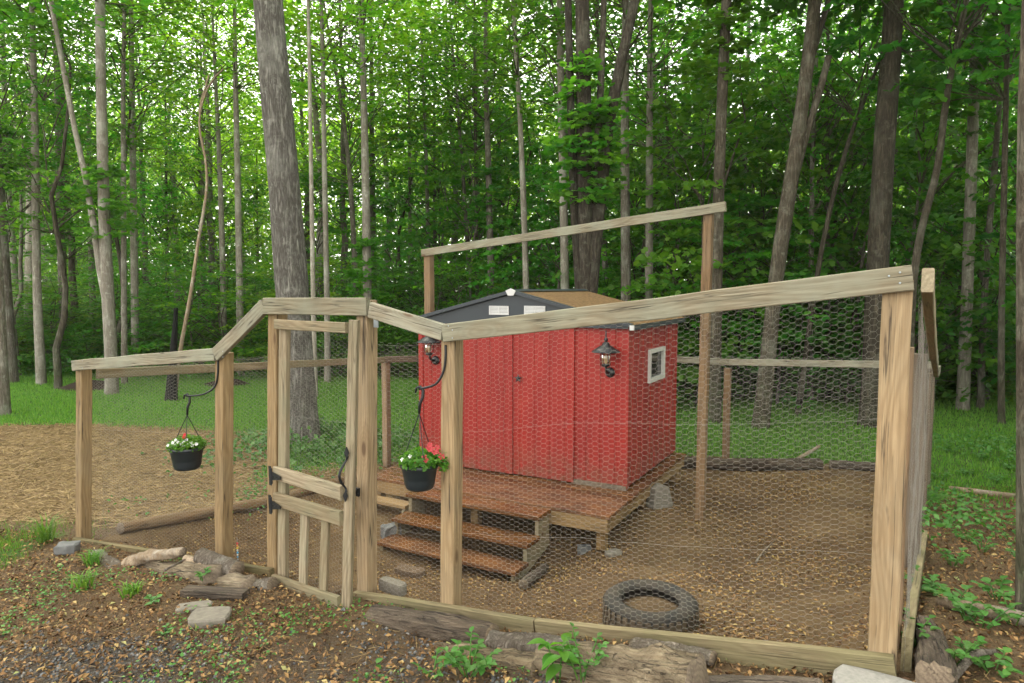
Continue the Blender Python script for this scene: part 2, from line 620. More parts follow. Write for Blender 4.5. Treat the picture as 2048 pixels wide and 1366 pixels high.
def mesh_np(name, v, quads=None, tris=None, polys=None, mat=None, smooth=False):
    """mesh from numpy arrays"""
    me = bpy.data.meshes.new(name)
    v = np.asarray(v, np.float32).reshape(-1, 3)
    me.vertices.add(len(v))
    me.vertices.foreach_set('co', v.ravel())
    idx, starts, tot = [], [], 0
    for arr, k in ((quads, 4), (tris, 3)):
        if arr is not None and len(arr):
            a = np.asarray(arr, np.int32).reshape(-1, k)
            idx.append(a.ravel())
            starts.append(tot + np.arange(len(a), dtype=np.int32) * k)
            tot += a.size
    if polys:
        for p in polys:
            idx.append(np.asarray(p, np.int32))
            starts.append(np.array([tot], np.int32))
            tot += len(p)
    idx = np.concatenate(idx)
    starts = np.concatenate(starts)
    me.loops.add(len(idx))
    me.loops.foreach_set('vertex_index', idx)
    me.polygons.add(len(starts))
    me.polygons.foreach_set('loop_start', starts)
    if smooth:
        me.polygons.foreach_set('use_smooth', np.ones(len(starts), bool))
    me.update(calc_edges=True)
    me.validate()
    if mat is not None:
        me.materials.append(M[mat] if isinstance(mat, str) else mat)
    return me


def obj(name, me, parent=None, loc=(0, 0, 0), mtx=None):
    o = bpy.data.objects.new(name, me)
    link(o, parent)
    if mtx is not None:
        o.matrix_local = mtx
    else:
        o.location = Vector(loc)
    return o


class MB:
    """collects pieces of one part"""

    def __init__(s):
        s.v, s.f = [], []

    def add(s, vs, fs):
        b = len(s.v)
        s.v += [tuple(map(float, p)) for p in vs]
        s.f += [[b + i for i in f] for f in fs]

    def box(s, x0, x1, y0, y1, z0, z1):
        s.add([(x0, y0, z0), (x1, y0, z0), (x1, y1, z0), (x0, y1, z0), (x0, y0, z1), (x1, y0, z1), (x1, y1, z1), (x0, y1, z1)],
              [(0, 3, 2, 1), (4, 5, 6, 7), (0, 1, 5, 4), (1, 2, 6, 5), (2, 3, 7, 6), (3, 0, 4, 7)])

    def tube(s, pts, rad, n=8, caps=True):
        pts = [Vector(p) for p in pts]
        rad = rad if isinstance(rad, (list, tuple)) else [rad] * len(pts)
        vs, fs = [], []
        prev = None
        for i, p in enumerate(pts):
            a = pts[max(i - 1, 0)]
            b = pts[min(i + 1, len(pts) - 1)]
            d = (b - a).normalized()
            if prev is None:
                prev = d.orthogonal().normalized()
            u = (prev - d * prev.dot(d)).normalized()
            prev = u
            w = d.cross(u)
            for k in range(n):
                t = 2 * PI * k / n
                vs.append(p + (u * math.cos(t) + w * math.sin(t)) * rad[i])
        for i in range(len(pts) - 1):
            for k in range(n):
                k2 = (k + 1) % n
                fs.append((i * n + k, i * n + k2, (i + 1) * n + k2, (i + 1) * n + k))
        if caps:
            fs.append(tuple(reversed(range(n))))
            fs.append(tuple((len(pts) - 1) * n + k for k in range(n)))
        s.add(vs, fs)

    def lathe(s, prof, n=24, c=(0, 0, 0)):
        vs, fs = [], []
        for r, z in prof:
            for k in range(n):
                t = 2 * PI * k / n
                vs.append((c[0] + r * math.cos(t), c[1] + r * math.sin(t), c[2] + z))
        for i in range(len(prof) - 1):
            for k in range(n):
                k2 = (k + 1) % n
                fs.append((i * n + k, i * n + k2, (i + 1) * n + k2, (i + 1) * n + k))
        s.add(vs, fs)

    def mesh(s, name, mat, smooth=False):
        me = bpy.data.meshes.new(name)
        me.from_pydata(s.v, [], s.f)
        me.update()
        if mat is not None:
            me.materials.append(M[mat])
        if smooth:
            for p in me.polygons:
                p.use_smooth = True
        return me

    def obj(s, name, mat, parent=None, loc=(0, 0, 0), smooth=False, mtx=None):
        return obj(name, s.mesh(name, mat, smooth), parent, loc, mtx)


def frame(p0, p1, up=(0, 0, 1)):
    """matrix with X along p0->p1 and Z close to up, origin p0"""
    p0, p1, up = Vector(p0), Vector(p1), Vector(up)
    x = (p1 - p0).normalized()
    y = up.cross(x)
    if y.length < 1e-4:
        y = Vector((0, 1, 0)).cross(x)
    y.normalize()
    z = x.cross(y)
    m = Matrix((x, y, z)).transposed().to_4x4()
    m.translation = p0
    return m


def beam_mesh(name, L, w, t, mat, ch=.004, c0=0.0, c1=0.0, wob=.0025):
    """timber: X length, Y thickness t, Z width w, chamfered, a little uneven; c0 / c1 skew the end cuts"""
    prof = [(-t / 2 + ch, -w / 2), (t / 2 - ch, -w / 2), (t / 2, -w / 2 + ch), (t / 2, w / 2 - ch),
            (t / 2 - ch, w / 2), (-t / 2 + ch, w / 2), (-t / 2, w / 2 - ch), (-t / 2, -w / 2 + ch)]
    ns = max(2, int(L / .22) + 1)
    vs, fs = [], []
    oy = [random.uniform(-wob, wob) for _ in range(ns)]
    oz = [random.uniform(-wob, wob) for _ in range(ns)]
    for i in range(ns):
        f = i / (ns - 1)
        for (y, z) in prof:
            x = f * L + (c0 * z if i == 0 else 0) + (c1 * z if i == ns - 1 else 0)
            vs.append((x, y + oy[i], z + oz[i]))
    for i in range(ns - 1):
        for k in range(8):
            k2 = (k + 1) % 8
            fs.append((i * 8 + k, i * 8 + k2, (i + 1) * 8 + k2, (i + 1) * 8 + k))
    fs.append(tuple(reversed(range(8))))
    fs.append(tuple((ns - 1) * 8 + k for k in range(8)))
    me = bpy.data.meshes.new(name)
    me.from_pydata(vs, [], fs)
    me.materials.append(M[mat])
    me.update()
    return me


def beam(name, p0, p1, w, t, mat, parent=None, up=(0, 0, 1), **kw):
    p0, p1 = Vector(p0), Vector(p1)
    me = beam_mesh(name, (p1 - p0).length, w, t, mat, **kw)
    m = frame(p0, p1, up)
    if parent is not None:
        m = parent.matrix_basis.inverted() @ m
    return obj(name, me, parent, mtx=m)


def quad_panel(name, pts4, mat, parent=None):
    m = MB()
    m.add(pts4, [(0, 1, 2, 3)])
    return m.obj(name, mat, parent)


# ------------------------------------------------------------------ numpy foliage helpers


def unit(a):
    return a / np.maximum(np.linalg.norm(a, axis=-1, keepdims=True), 1e-9)


def leaf_cloud(c, nrm, size, rng, ratio=.62, fold=.12, lobed=False):
    """leaf faces at c (N,3) facing nrm; returns verts, tris"""
    n = len(c)
    nrm = unit(nrm)
    r = rng.normal(size=(n, 3))
    u = unit(r - nrm * np.sum(r * nrm, 1, keepdims=True))
    v = np.cross(nrm, u)
    L = size[:, None]
    if lobed:
        pat = np.array([(-.5, 0, 0), (-.28, .42, .04), (.02, .26, .02), (.2, .44, .03), (.55, 0, -.03),
                        (.2, -.44, .03), (.02, -.26, .02), (-.28, -.42, .04)])
        tri = np.array([(0, 1, 2), (0, 2, 4), (2, 3, 4), (0, 4, 6), (4, 5, 6), (0, 6, 7)])
    else:
        pat = np.array([(-.5, 0, 0), (0, ratio / 2, fold), (.5, 0, 0), (0, -ratio / 2, fold)])
        tri = np.array([(0, 1, 2), (0, 2, 3)])[:, ::-1]
    k = len(pat)
    vs = c[:, None, :] + L[:, None, :] * (u[:, None, :] * pat[None, :, 0:1] + v[:, None, :] * pat[None, :, 1:2]
                                          + nrm[:, None, :] * pat[None, :, 2:3])
    fs = (tri[None] + (np.arange(n) * k)[:, None, None]).reshape(-1, 3)
    return vs.reshape(-1, 3), fs


def gen_crown(seed, H, R, nclus, per, size, mat, flat=.3, crad=.75, lobed=False, taper=.5, up=.75, hollow=.35):
    """returns (leaf mesh, branch mesh): leaf sprays in flattened tiers on thin limbs round a stem of height H"""
    rng = np.random.default_rng(seed)
    th = rng.uniform(0, 2 * PI, nclus)
    f = rng.uniform(0, 1, nclus)
    prof = np.sin(np.clip(f * .85 + .12, 0, 1) * PI) ** taper
    rr = R * prof * np.sqrt(rng.uniform(hollow ** 2, 1, nclus)) * rng.uniform(.75, 1.18, nclus)
    c = np.stack([rr * np.cos(th), rr * np.sin(th), f * H], 1)
    keep = vnoise(th * 1.3 + seed, f * 5.0, 1.0, seed % 17) > .22
    c = c[keep]
    n = len(c)
    m = per
    # each spray: a drooping disc whose tilt follows the limb outward
    out = unit(np.stack([c[:, 0], c[:, 1], np.zeros(n)], 1))
    rad = crad * rng.uniform(.55, 1.3, n)
    a = rng.uniform(0, 2 * PI, (n, m))
    q = np.sqrt(rng.uniform(0, 1, (n, m)))
    dx = np.cos(a) * q * rad[:, None]
    dy = np.sin(a) * q * rad[:, None]
    dz = rng.normal(0, flat * .35, (n, m)) * rad[:, None]
    side_ = np.stack([-out[:, 1], out[:, 0], np.zeros(n)], 1)
    pos = c[:, None, :] + out[:, None, :] * (dx * 1.25)[:, :, None] + side_[:, None, :] * dy[:, :, None]
    pos[:, :, 2] += dz - .28 * dx - .12 * (q ** 2) * rad[:, None]
    pos = pos.reshape(-1, 3)
    nr = rng.normal(size=pos.shape) * .55
    nr[:, 2] = np.abs(nr[:, 2]) + up
    sz = size * rng.uniform(.6, 1.3, len(pos))
    v, t = leaf_cloud(pos, nr, sz, rng, lobed=lobed)
    leaf = mesh_np('crown_leaves', v, tris=t, mat=mat)
    mb = MB()
    for i in range(n):
        if rng.uniform() < .3:
            p1 = c[i]
            z0 = max(.0, p1[2] - np.hypot(p1[0], p1[1]) * rng.uniform(.5, 1.1))
            p0 = np.array((0, 0, z0))
            r0 = .009 + .004 * R
            q1 = p0 + (p1 - p0) * np.array((.38, .38, .5)) + rng.normal(0, .1, 3) * R * .3
            q2 = p0 + (p1 - p0) * np.array((.74, .74, .88)) + rng.normal(0, .08, 3) * R * .3
            mb.tube([p0, q1, q2, p1], [r0, r0 * .7, r0 * .45, r0 * .2], 4, False)
    br = mb.mesh('crown_branches', 'bark_brown')
    return leaf, br


# ------------------------------------------------------------------ GROUND SHEET


def axis(parts):
    out = []
    for a, b, st in parts:
        out += list(np.arange(a, b - 1e-6, st))
    return np.array(out)


gx = np.unique(np.round(np.concatenate([-np.geomspace(9, 320, 34)[::-1], axis([(-9, -5, .16), (-5, 6, .08), (6, 9, .16)]), np.geomspace(9, 320, 34)]), 4))
gy = np.unique(np.round(np.concatenate([[-40, -25, -15, -9, -5, -2.5, -1], axis([(0, 1.6, .2), (1.6, 10.5, .08), (10.5, 24, .25)]), np.geomspace(24, 420, 40)]), 4))
GXX, GYY = np.meshgrid(gx, gy)
GZZ = ground(GXX, GYY)
nv = np.stack([GXX, GYY, GZZ], -1).reshape(-1, 3)
nxx, nyy = len(gx), len(gy)
ii = np.arange((nyy - 1) * (nxx - 1))
r_, c_ = ii // (nxx - 1), ii % (nxx - 1)
q0 = r_ * nxx + c_
gq = np.stack([q0, q0 + 1, q0 + nxx + 1, q0 + nxx], 1)
gm = mesh_np('ground', nv, quads=gq, mat='ground', smooth=True)
GO = tag(obj('ground', gm), kind='structure')


def zone_masks(x, y):
    x = np.asarray(x, float)
    y = np.asarray(y, float)
    t, r, l = pen_t(x, y)
    inpen = sst(-.05, .1, t) * sst(-.1, .1, r) * sst(-.1, .1, l) * (1 - sst(10.2, 10.7, y + .15 * x))
    wob = 1.2 * (vnoise(x, y, .55, 5) - .5)
    leftout = sst(.15, -.15, l)
    rightout = sst(.1, -.1, r)
    lawn_l = sst(-.4, .4, y - 12.3 + wob) * (1 - sst(20.5, 23, y + wob))
    lawn_near = sst(9.4, 10.6, y + wob * .7 - .35 * np.minimum(x, 0))
    lawn = np.where(x < -3.4, lawn_l, lawn_near * (1 - sst(19, 22, y + wob)))
    lawn = np.where(x > 4.2, sst(6.8, 8.0, y + wob - .05 * x) * (1 - sst(15, 18, y)), lawn) * (1 - inpen)
    grassl = sst(-.3, .5, -(x + 3.75) + wob * .4) * sst(3.9, 4.6, y + wob * .4) * (1 - sst(5.7, 6.6, y)) * leftout
    lawn = np.maximum(lawn, grassl * .85)
    straw = leftout * sst(5.9, 6.8, y + .3 * wob) * (1 - sst(12.0, 12.8, y + wob)) * (1 - sst(-2.4, -1.2, x))
    front = sst(.05, -.15, t)
    gravel = front * sst(.9, -.5, x) * (1 - sst(3.0, 3.9, y + .4 * x * 0 + wob * .4))
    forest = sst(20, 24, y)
    return lawn, straw * (1 - lawn), gravel, inpen, forest, front, rightout


zl, zs, zg, zp, zf, zfr, zro = zone_masks(nv[:, 0], nv[:, 1])
for nm, ch in (('zone', (zl, zs, zg)), ('zone2', (zp, zf, zfr))):
    at_ = gm.color_attributes.new(nm, 'FLOAT_COLOR', 'POINT')
    dat = np.ones((len(nv), 4), np.float32)
    for i in range(3):
        dat[:, i] = ch[i]
    at_.data.foreach_set('color', dat.ravel())


def scatter(n, x0, x1, y0, y1, fn, rng, power=1.0):
    """points in a box kept with probability fn(x, y), denser towards the camera by power"""
    u = rng.uniform(0, 1, n) ** power
    x = rng.uniform(x0, x1, n)
    y = y0 + (y1 - y0) * u
    k = rng.uniform(0, 1, n) < fn(x, y)
    return x[k], y[k]


# ------------------------------------------------------------------ FENCE
fence = thing('chicken_run_fence', (0, 3.49, gz(0, 3.49)),
              'weathered timber and chicken wire fence enclosing the red coop', 'fence')


def wpost(name, top, bot, mat='post', w=.089, parent=fence, up=tuple(FN), sink=.12, t=None):
    top, bot = Vector(top), Vector(bot)
    d = (top - bot).normalized()
    return beam(name, bot - d * sink, top, w, t or w, mat, parent, up=up, ch=.005)


# posts of the front line: (top pixel, base pixel)
F_POSTS = {'corner_r': ((1797, 560), (1765, 1318)), 'mid_r': ((905, 672), (902, 1222)), 'gate_r': ((734, 600), (734, 1192)),
           'gate_l': ((555, 606), (553, 1150)), 'mid_l': ((449, 705), (448, 1122)), 'corner_l': ((168, 735), (167, 1080))}
FPW = {}
for k, (tp, bp) in F_POSTS.items():
    T_ = on_front(*tp)
    B_ = on_front(*bp)
    FPW[k] = (T_, B_)
    w = .1 if k == 'corner_r' else .089
    wpost('post', T_, B_, 'post', w)

# doubled stud beside the gate post and the trimmer on its other jamb
T_, B_ = on_front(712, 640, -.03), on_front(700, 1195, -.03)

# top rails on the outer face
OUT = .064


def frail(a, b, w=.092, mat='rail', off=OUT, **kw):
    return beam('top_rail', on_front(*a, off), on_front(*b, off), w, .038, mat, fence, **kw)


frail((889, 667), (1826, 556), .095)
frail((742, 620), (888, 664), .089)
frail((531, 611), (737, 613), .104, off=OUT + .003)
frail((433, 709), (530, 611), .092)
frail((148, 731), (432, 708), .086)
# zinc angle on the gate post
mzp = MB()
mzp.box(-.018, .018, -.002, .002, -.06, .06)
pz = on_front(752, 634, .0485)
mzp.obj('post_bracket', 'zinc', fence, mtx=fence.matrix_basis.inverted() @ frame(pz, pz - Vector(FA), (0, 0, 1)))

# kick boards along the ground


def kick(a, b, w, off=OUT, mat='board', **kw):
    return beam('kick_board', on_front(*a, off), on_front(*b, off), w, .038, mat, fence, **kw)


kick((712, 1204), (1072, 1264), .135, mat='board')
kick((1075, 1264), (1792, 1346), .135, OUT + .004)
kick((150, 1088), (545, 1154), .11)

# side fence towards the woods, from the big corner post
RPw = FPW['corner_r'][1]
SD = unit(np.array((RB2[0] - RP2[0], RB2[1] - RP2[1], 0)))
SN = np.array((SD[1], -SD[0], 0))     # outwards


def spt(s, z, off=0.0):
    p = np.array((RP2[0], RP2[1], 0)) + SD * s + SN * off
    return (p[0], p[1], z)


def sgz(s):
    p = spt(s, 0)
    return gz(p[0], p[1])


for s_, h_, mt in ((.3, 1.3, 'tall'), (2.2, 1.42, 'oldpost'), (4.4, 1.42, 'oldpost'), (6.7, 1.45, 'oldpost')):
    wpost('post', spt(s_, sgz(s_) + h_), spt(s_, sgz(s_)), mt, .06 if s_ < 1 else .089, up=tuple(SN))
sz = [(.0, 1.63), (2.2, sgz(2.2) + 1.43), (4.4, sgz(4.4) + 1.43), (6.7, sgz(6.7) + 1.45)]
for (s0, z0), (s1, z1) in zip(sz[:-1], sz[1:]):
    beam('top_rail', spt(s0 - (.06 if s0 == 0 else -.002), z0, .075), spt(s1 - .002, z1, .075), .09, .04, 'gate' if s0 == 0 else 'rail', fence)
beam('kick_board', spt(.05, sgz(.05) + .07, .06), spt(3.4, sgz(3.4) + .02, .06), .14, .038, 'board', fence)
# far side of the run
BK = [LB2, np.array((-.35, 10.75)), np.array((2.36, 10.1)), np.array((3.06, 9.62)), RB2]
bh = []
for i, p in enumerate(BK):
    g = gz(p[0], p[1])
    h = 1.5
    bh.append(g + h)
    if i < 4:
        wpost('post', (p[0], p[1], g + h - (.09 if i == 3 else 0)), (p[0], p[1], g), 'tall' if i != 1 else 'oldpost', up=tuple(FN))
for i in range(4):
    a, b = BK[i], BK[i + 1]
    beam('top_rail', (a[0], a[1] - .06, bh[i]), (b[0], b[1] - .065, bh[i + 1]), .09, .038, 'rail' if i != 0 else 'oldpost', fence)
# left side of the run
LCg = gz(*LC2)
lz0 = FPW['corner_l'][0][2]
lmid = (LC2 + LB2) / 2
wpost('post', (lmid[0], lmid[1], gz(*lmid) + 1.45), (lmid[0], lmid[1], gz(*lmid)), 'tall')
beam('top_rail', (LC2[0] + .05, LC2[1] + .08, lz0 - .06), (LB2[0] + .02, LB2[1], bh[0] - .01), .08, .038, 'gate', fence)

# ---- chicken wire


def hexwire(name, P, L, H, parent, cw=.0285, rh=.0255, rad=.00041, ribbon=False, bulge=.02, seed=0, mat='wire'):
    """P(u, v) -> world points for u in metres along, v metres up; knotted hexagon netting"""
    rng = np.random.default_rng(seed)
    s = cw / 1.5
    ni, nj = int(L / cw) + 1, int(H / rh) + 1
    I, J = np.meshgrid(np.arange(ni), np.arange(nj), indexing='ij')
    I, J = I.ravel(), J.ravel()
    x = I * cw
    y = (J + (I % 2) * .5) * rh
    a = [np.stack([x - .5 * s, y], 1), np.stack([x + .5 * s, y], 1), np.stack([x + .5 * s, y], 1)]
    b = [np.stack([x + .5 * s, y], 1), np.stack([x + s, y + rh / 2], 1), np.stack([x + s, y - rh / 2], 1)]
    A, B = np.concatenate(a), np.concatenate(b)
    k = (A.min(1) >= -.01) & (B.min(1) >= -.01) & (A[:, 0] <= L) & (B[:, 0] <= L) & (A[:, 1] <= H) & (B[:, 1] <= H)
    tw = np.concatenate([np.full(len(x), 1.35), np.ones(len(x)), np.ones(len(x))])[k]
    A, B = A[k], B[k]
    # straight line wires woven through the netting and its selvages
    for fy in (.02, .30, .66, .985):
        xs_ = np.arange(0, L, .04)
        A = np.concatenate([A, np.stack([xs_, np.full(len(xs_), fy * H)], 1)])
        B = np.concatenate([B, np.stack([np.minimum(xs_ + .04, L), np.full(len(xs_), fy * H)], 1)])
        tw = np.concatenate([tw, np.full(len(xs_), 1.1)])

    def warp(q):
        wx = .016 * (vnoise(q[:, 0], q[:, 1], 6, seed + 2) - .5) + .03 * (vnoise(q[:, 0], q[:, 1], 2.2, seed + 3) - .5)
        wy = .016 * (vnoise(q[:, 0], q[:, 1], 6, seed + 4) - .5) + .045 * (vnoise(q[:, 0], q[:, 1], 1.7, seed + 5) - .5)
        wn_ = bulge * (2 * vnoise(q[:, 0], q[:, 1], 2.4, seed + 6) - 1) + bulge * .5 * (2 * vnoise(q[:, 0], q[:, 1], 9, seed + 7) - 1)
        return P(q[:, 0] + wx, q[:, 1] + wy, wn_)
    A3, B3 = warp(A), warp(B)
    d = unit(B3 - A3)
    nn = P(np.zeros(1), np.zeros(1), np.ones(1)) - P(np.zeros(1), np.zeros(1), np.zeros(1))
    nn = unit(nn)[0]
    n2 = unit(np.cross(d, nn[None]))
    n1 = np.cross(n2, d)
    m = len(A3)
    rr = (rad * tw)[:, None]
    if ribbon:
        vs = np.stack([A3 - n2 * rr, A3 + n2 * rr, B3 + n2 * rr, B3 - n2 * rr], 1)
        fs = (np.array([[0, 1, 2, 3]])[None] + (np.arange(m) * 4)[:, None, None]).reshape(-1, 4)
    else:
        ring = []
        for e in (A3, B3):
            for t in range(3):
                an = 2 * PI * t / 3 + .4
                ring.append(e + (n1 * math.cos(an) + n2 * math.sin(an)) * rr)
        vs = np.stack(ring, 1)
        f1 = np.array([(0, 1, 4, 3), (1, 2, 5, 4), (2, 0, 3, 5)])
        fs = (f1[None] + (np.arange(m) * 6)[:, None, None]).reshape(-1, 4)
    vs = vs.reshape(-1, 3)
    off = np.array(parent.location) if parent is not None else np.zeros(3)
    me = mesh_np(name, vs - off, quads=fs, mat=mat)
    return tag(obj(name, me, parent), kind='stuff')


def patch(p00, p10, p01, p11, L, H):
    p00, p10, p01, p11 = (np.asarray(p, float) for p in (p00, p10, p01, p11))
    nrm = unit(np.cross(p10 - p00, p01 - p00)[None])[0]

    def P(x, y, n):
        u = (x / L)[:, None]
        v = (y / H)[:, None]
        return ((1 - u) * (1 - v) * p00 + u * (1 - v) * p10 + (1 - u) * v * p01 + u * v * p11) + nrm[None] * np.asarray(n)[:, None]
    return P


def wire_quad(name, p00, p10, p01, p11, parent, **kw):
    L = (np.linalg.norm(np.subtract(p10, p00)) + np.linalg.norm(np.subtract(p11, p01))) / 2
    H = (np.linalg.norm(np.subtract(p01, p00)) + np.linalg.norm(np.subtract(p11, p10))) / 2
    return hexwire(name, patch(p00, p10, p01, p11, L, H), L, H, parent, **kw)


INW = -.052
wire_quad('wire_mesh', on_front(895, 1232, INW), on_front(1762, 1345, INW), on_front(895, 665, INW), on_front(1795, 555, INW), fence, seed=3)
wire_quad('wire_mesh', on_front(738, 1200, INW), on_front(900, 1232, INW), on_front(738, 684, INW), on_front(900, 680, INW), fence, seed=4)
wire_quad('wire_mesh', on_front(455, 1135, INW), on_front(552, 1160, INW), on_front(455, 716, INW), on_front(552, 706, INW), fence, seed=5)
wire_quad('wire_mesh', on_front(172, 1090, INW), on_front(446, 1130, INW), on_front(172, 745, INW), on_front(446, 720, INW), fence, seed=6)
FAR = dict(cw=.044, rh=.038, rad=.0005, ribbon=True)
for i, (s0, s1) in enumerate(((.02, 2.2), (2.2, 4.4), (4.4, 6.7))):
    z0a, z1a = sgz(s0) + .02, sgz(s1) + .02
    zt0 = np.interp(s0, [a for a, _ in sz], [b for _, b in sz])
    zt1 = np.interp(s1, [a for a, _ in sz], [b for _, b in sz])
    kw = dict(seed=20 + i, bulge=.012) if i == 0 else dict(FAR, seed=20 + i)
    wire_quad('wire_mesh', spt(s0, z0a, .05), spt(s1, z1a, .05), spt(s0, zt0, .05), spt(s1, zt1, .05), fence, **kw)
for i in range(4):
    a, b = BK[i], BK[i + 1]
    wire_quad('wire_mesh', (a[0], a[1] - .04, gz(*a)), (b[0], b[1] - .04, gz(*b)), (a[0], a[1] - .04, bh[i] + .1), (b[0], b[1] - .04, bh[i + 1] + .1),
              fence, seed=30 + i, **FAR)
a, b = LC2 + .05, LB2
wire_quad('wire_mesh', (a[0], a[1], LCg), (b[0], b[1], gz(*b)), (a[0], a[1], lz0 + .02), (b[0], b[1], bh[0] + .1), fence, seed=40, cw=.036, rh=.032, rad=.0005, ribbon=True)

# ------------------------------------------------------------------ GATE (hangs ajar and racked, its foot swung out)
gate = thing('gate', on_front(556, 1160, .07), 'narrow weathered timber gate with black hinges standing ajar', 'gate')
GH = .066
hb, ht = on_front(566, 1168, GH), on_front(570, 640, GH)          # hinge stile
sb = at(693, 1236, 3.84)
stt = at(709, 640, 3.84)


def stile_pt(t):
    return sb + (stt - sb) * t


def hin(t):
    return hb + (ht - hb) * t


gup = tuple(FN)
beam('hinge_stile', hb, ht, .07, .038, 'gate', gate, up=tuple(FA))
beam('latch_stile', sb, stt, .056, .038, 'gate', gate, up=tuple(FA * .9 - FN * .25))
fo = np.array((0, 0, 0)) - FN * .002


def grail(t0, t1, w, ext=.0):
    a_, b_ = hin(t0) + FA * .035, stile_pt(t1) + FA * .03
    return beam('rail', a_ - FN * .04, b_ - FN * .028, w, .03, 'gate', gate)


grail(.985, .975, .06)
grail(.435, .43, .085)
grail(.335, .345, .085)
grail(.005, .04, .125)
for f in (.38, .69):
    lo = (hin(.02) * (1 - f) + stile_pt(.06) * f) - FN * .02
    hi = (hin(.335) * (1 - f) + stile_pt(.345) * f) - FN * .012
    beam('slat', lo, hi, .06, .026, 'gate', gate, up=tuple(FA))
wire_quad('wire_mesh', hin(.01) + FN * .025, sb + FN * .03, hin(.98) + FN * .025, stile_pt(.98) + FN * .03, gate, seed=9)
# strap hinges


def tee_hinge(t):
    o = hin(t) + FA * .036 - FN * .062
    fx = unit((stile_pt(t + .01) - hin(t))[None])[0]
    mtx = gate.matrix_basis.inverted() @ frame(o, o + fx, (0, 0, 1))
    m = MB()
    m.box(-.034, -.006, -.004, .0, -.062, .062)
    m.add([(-.006, -.004, -.03), (.105, -.004, -.01), (.105, -.004, .01), (-.006, -.004, .03),
           (-.006, 0, -.03), (.105, 0, -.01), (.105, 0, .01), (-.006, 0, .03)],
          [(0, 1, 2, 3), (7, 6, 5, 4), (0, 4, 5, 1), (1, 5, 6, 2), (2, 6, 7, 3)])
    m.tube([(-.004, -.004, -.05), (-.004, -.004, .05)], .008, 8)
    for q in ((-.02, .04), (-.02, -.04), (.02, .0), (.055, 0), (.09, 0)):
        m.lathe([(.0001, .004), (.006, .002), (.006, 0)], 8, (q[0], -.006, q[1]))
    m.obj('hinge', 'black', gate, mtx=mtx)


tee_hinge(.425)
tee_hinge(.315)
# pull handle with leaf ends
hp0, hp1 = stile_pt(.555) - FN * .03, stile_pt(.435) - FN * .03
m = MB()
dz_ = hp1 - hp0
pts = [hp0 + dz_ * t - FN * (.045 * math.sin(PI * min(1, max(0, (t - .12) / .76)))) + FA * .012 * math.sin(t * PI) for t in np.linspace(0, 1, 11)]
m.tube([p - np.array(gate.location) for p in pts], [.009, .006, .006, .0075, .008, .008, .008, .0075, .006, .006, .008], 8)
for p, sg in ((hp0, 1), (hp1, -1)):
    b0 = p - np.array(gate.location) - FN * .002
    e = -dz_ / np.linalg.norm(dz_) * sg
    w_ = FA * .018
    m.add([b0 - e * .012, b0 + e * .02 + w_, b0 + e * .055, b0 + e * .02 - w_, b0 - e * .012 - FN * .006, b0 + e * .02 + w_ - FN * .006, b0 + e * .055 - FN * .006, b0 + e * .02 - w_ - FN * .006],
          [(0, 1, 2, 3), (7, 6, 5, 4), (0, 4, 5, 1), (1, 5, 6, 2), (2, 6, 7, 3), (3, 7, 4, 0)])
m.obj('handle', 'black', gate, smooth=False)
# latch box and hanging keeper
lp = on_front(708, 982, .10)
mtx = gate.matrix_basis.inverted() @ frame(lp, lp - FA, (0, 0, 1))
m = MB()
m.box(-.04, .045, -.012, .004, -.024, .024)
m.box(-.008, .012, -.03, -.008, -.02, .02)
m.tube([(-.02, -.014, .012), (.035, -.014, .012)], .006, 8)
m.obj('latch', 'black', gate, mtx=mtx)
m = MB()
m.box(-.008, .008, -.012, -.006, -.085, -.035)
m.tube([(0, -.008, -.036), (0, -.01, -.018)], .002, 6)
m.obj('tag', 'white', gate, mtx=mtx)
# corner plates
for p, q in ((stile_pt(.02) - FN * .046, (-1, .9)),):
    o = p + FA * .03
    mtx = gate.matrix_basis.inverted() @ frame(o, o - FA + np.array((0, 0, .75)), (0, 0, 1))
    m = MB()
    m.box(-.075, .075, -.002, .002, -.012, .012)
    m.obj('corner_plate', 'zinc', gate, mtx=mtx)
o = hin(.02) - FN * .024 + FA * .01
m = MB()
m.box(-.02, .02, -.0215, -.0195, -.03, .03)
m.obj('corner_plate', 'zinc', gate, mtx=gate.matrix_basis.inverted() @ frame(o, o - FA, (0, 0, 1)))

# ------------------------------------------------------------------ TALL FRAME over the coop
tp1, tb1 = at(1417, 428, 7.13), on_z(1413, 1040, gz(2.05, 7.13))
tb1 = np.array((tp1[0] - .02, 7.13, gz(tp1[0], 7.13)))
tp2 = at(858, 508, 9.6)
tb2 = np.array((tp2[0], 9.6, gz(tp2[0], 9.6)))
tf = thing('tall_timber_frame', tb1, 'tall frame of brown posts with one grey crossbeam above the coop roof', 'frame')
wpost('post', tp1, tb1, 'tall', .092, tf)
wpost('post', tp2, tb2, 'tall', .105, tf)
bd = unit((tp2 - tp1)[None])[0]
beam('crossbeam', tp1 - bd * .16 + np.array((0, -.066, .045)), tp2 + bd * .12 + np.array((0, -.072, .02)), .1, .038, 'rail', tf)

# ------------------------------------------------------------------ SHED ON ITS DECK
ZD = -.535
CW = on_z(1252.7, 981.8, ZD)
LW = on_z(842, 921, ZD)
SA = unit((LW - CW)[None])[0]            # along the front, to the far corner
SB = np.array((-SA[1], SA[0], 0)) * -1     # into the shed
if SB[1] < 0:
    SB = -SB
SHW = float(np.linalg.norm(LW - CW))
SHD = 1.92
EAVE = 1.74
PEAK = 2.09
SM = Matrix((Vector(SA), Vector(SB), Vector((0, 0, 1)))).transposed().to_4x4()
if SM.determinant() < 0:
    pass
SHED_LOC = Vector(CW)


def sw(a, b, z):
    return np.array(CW) + SA * a + SB * b + np.array((0, 0, z))


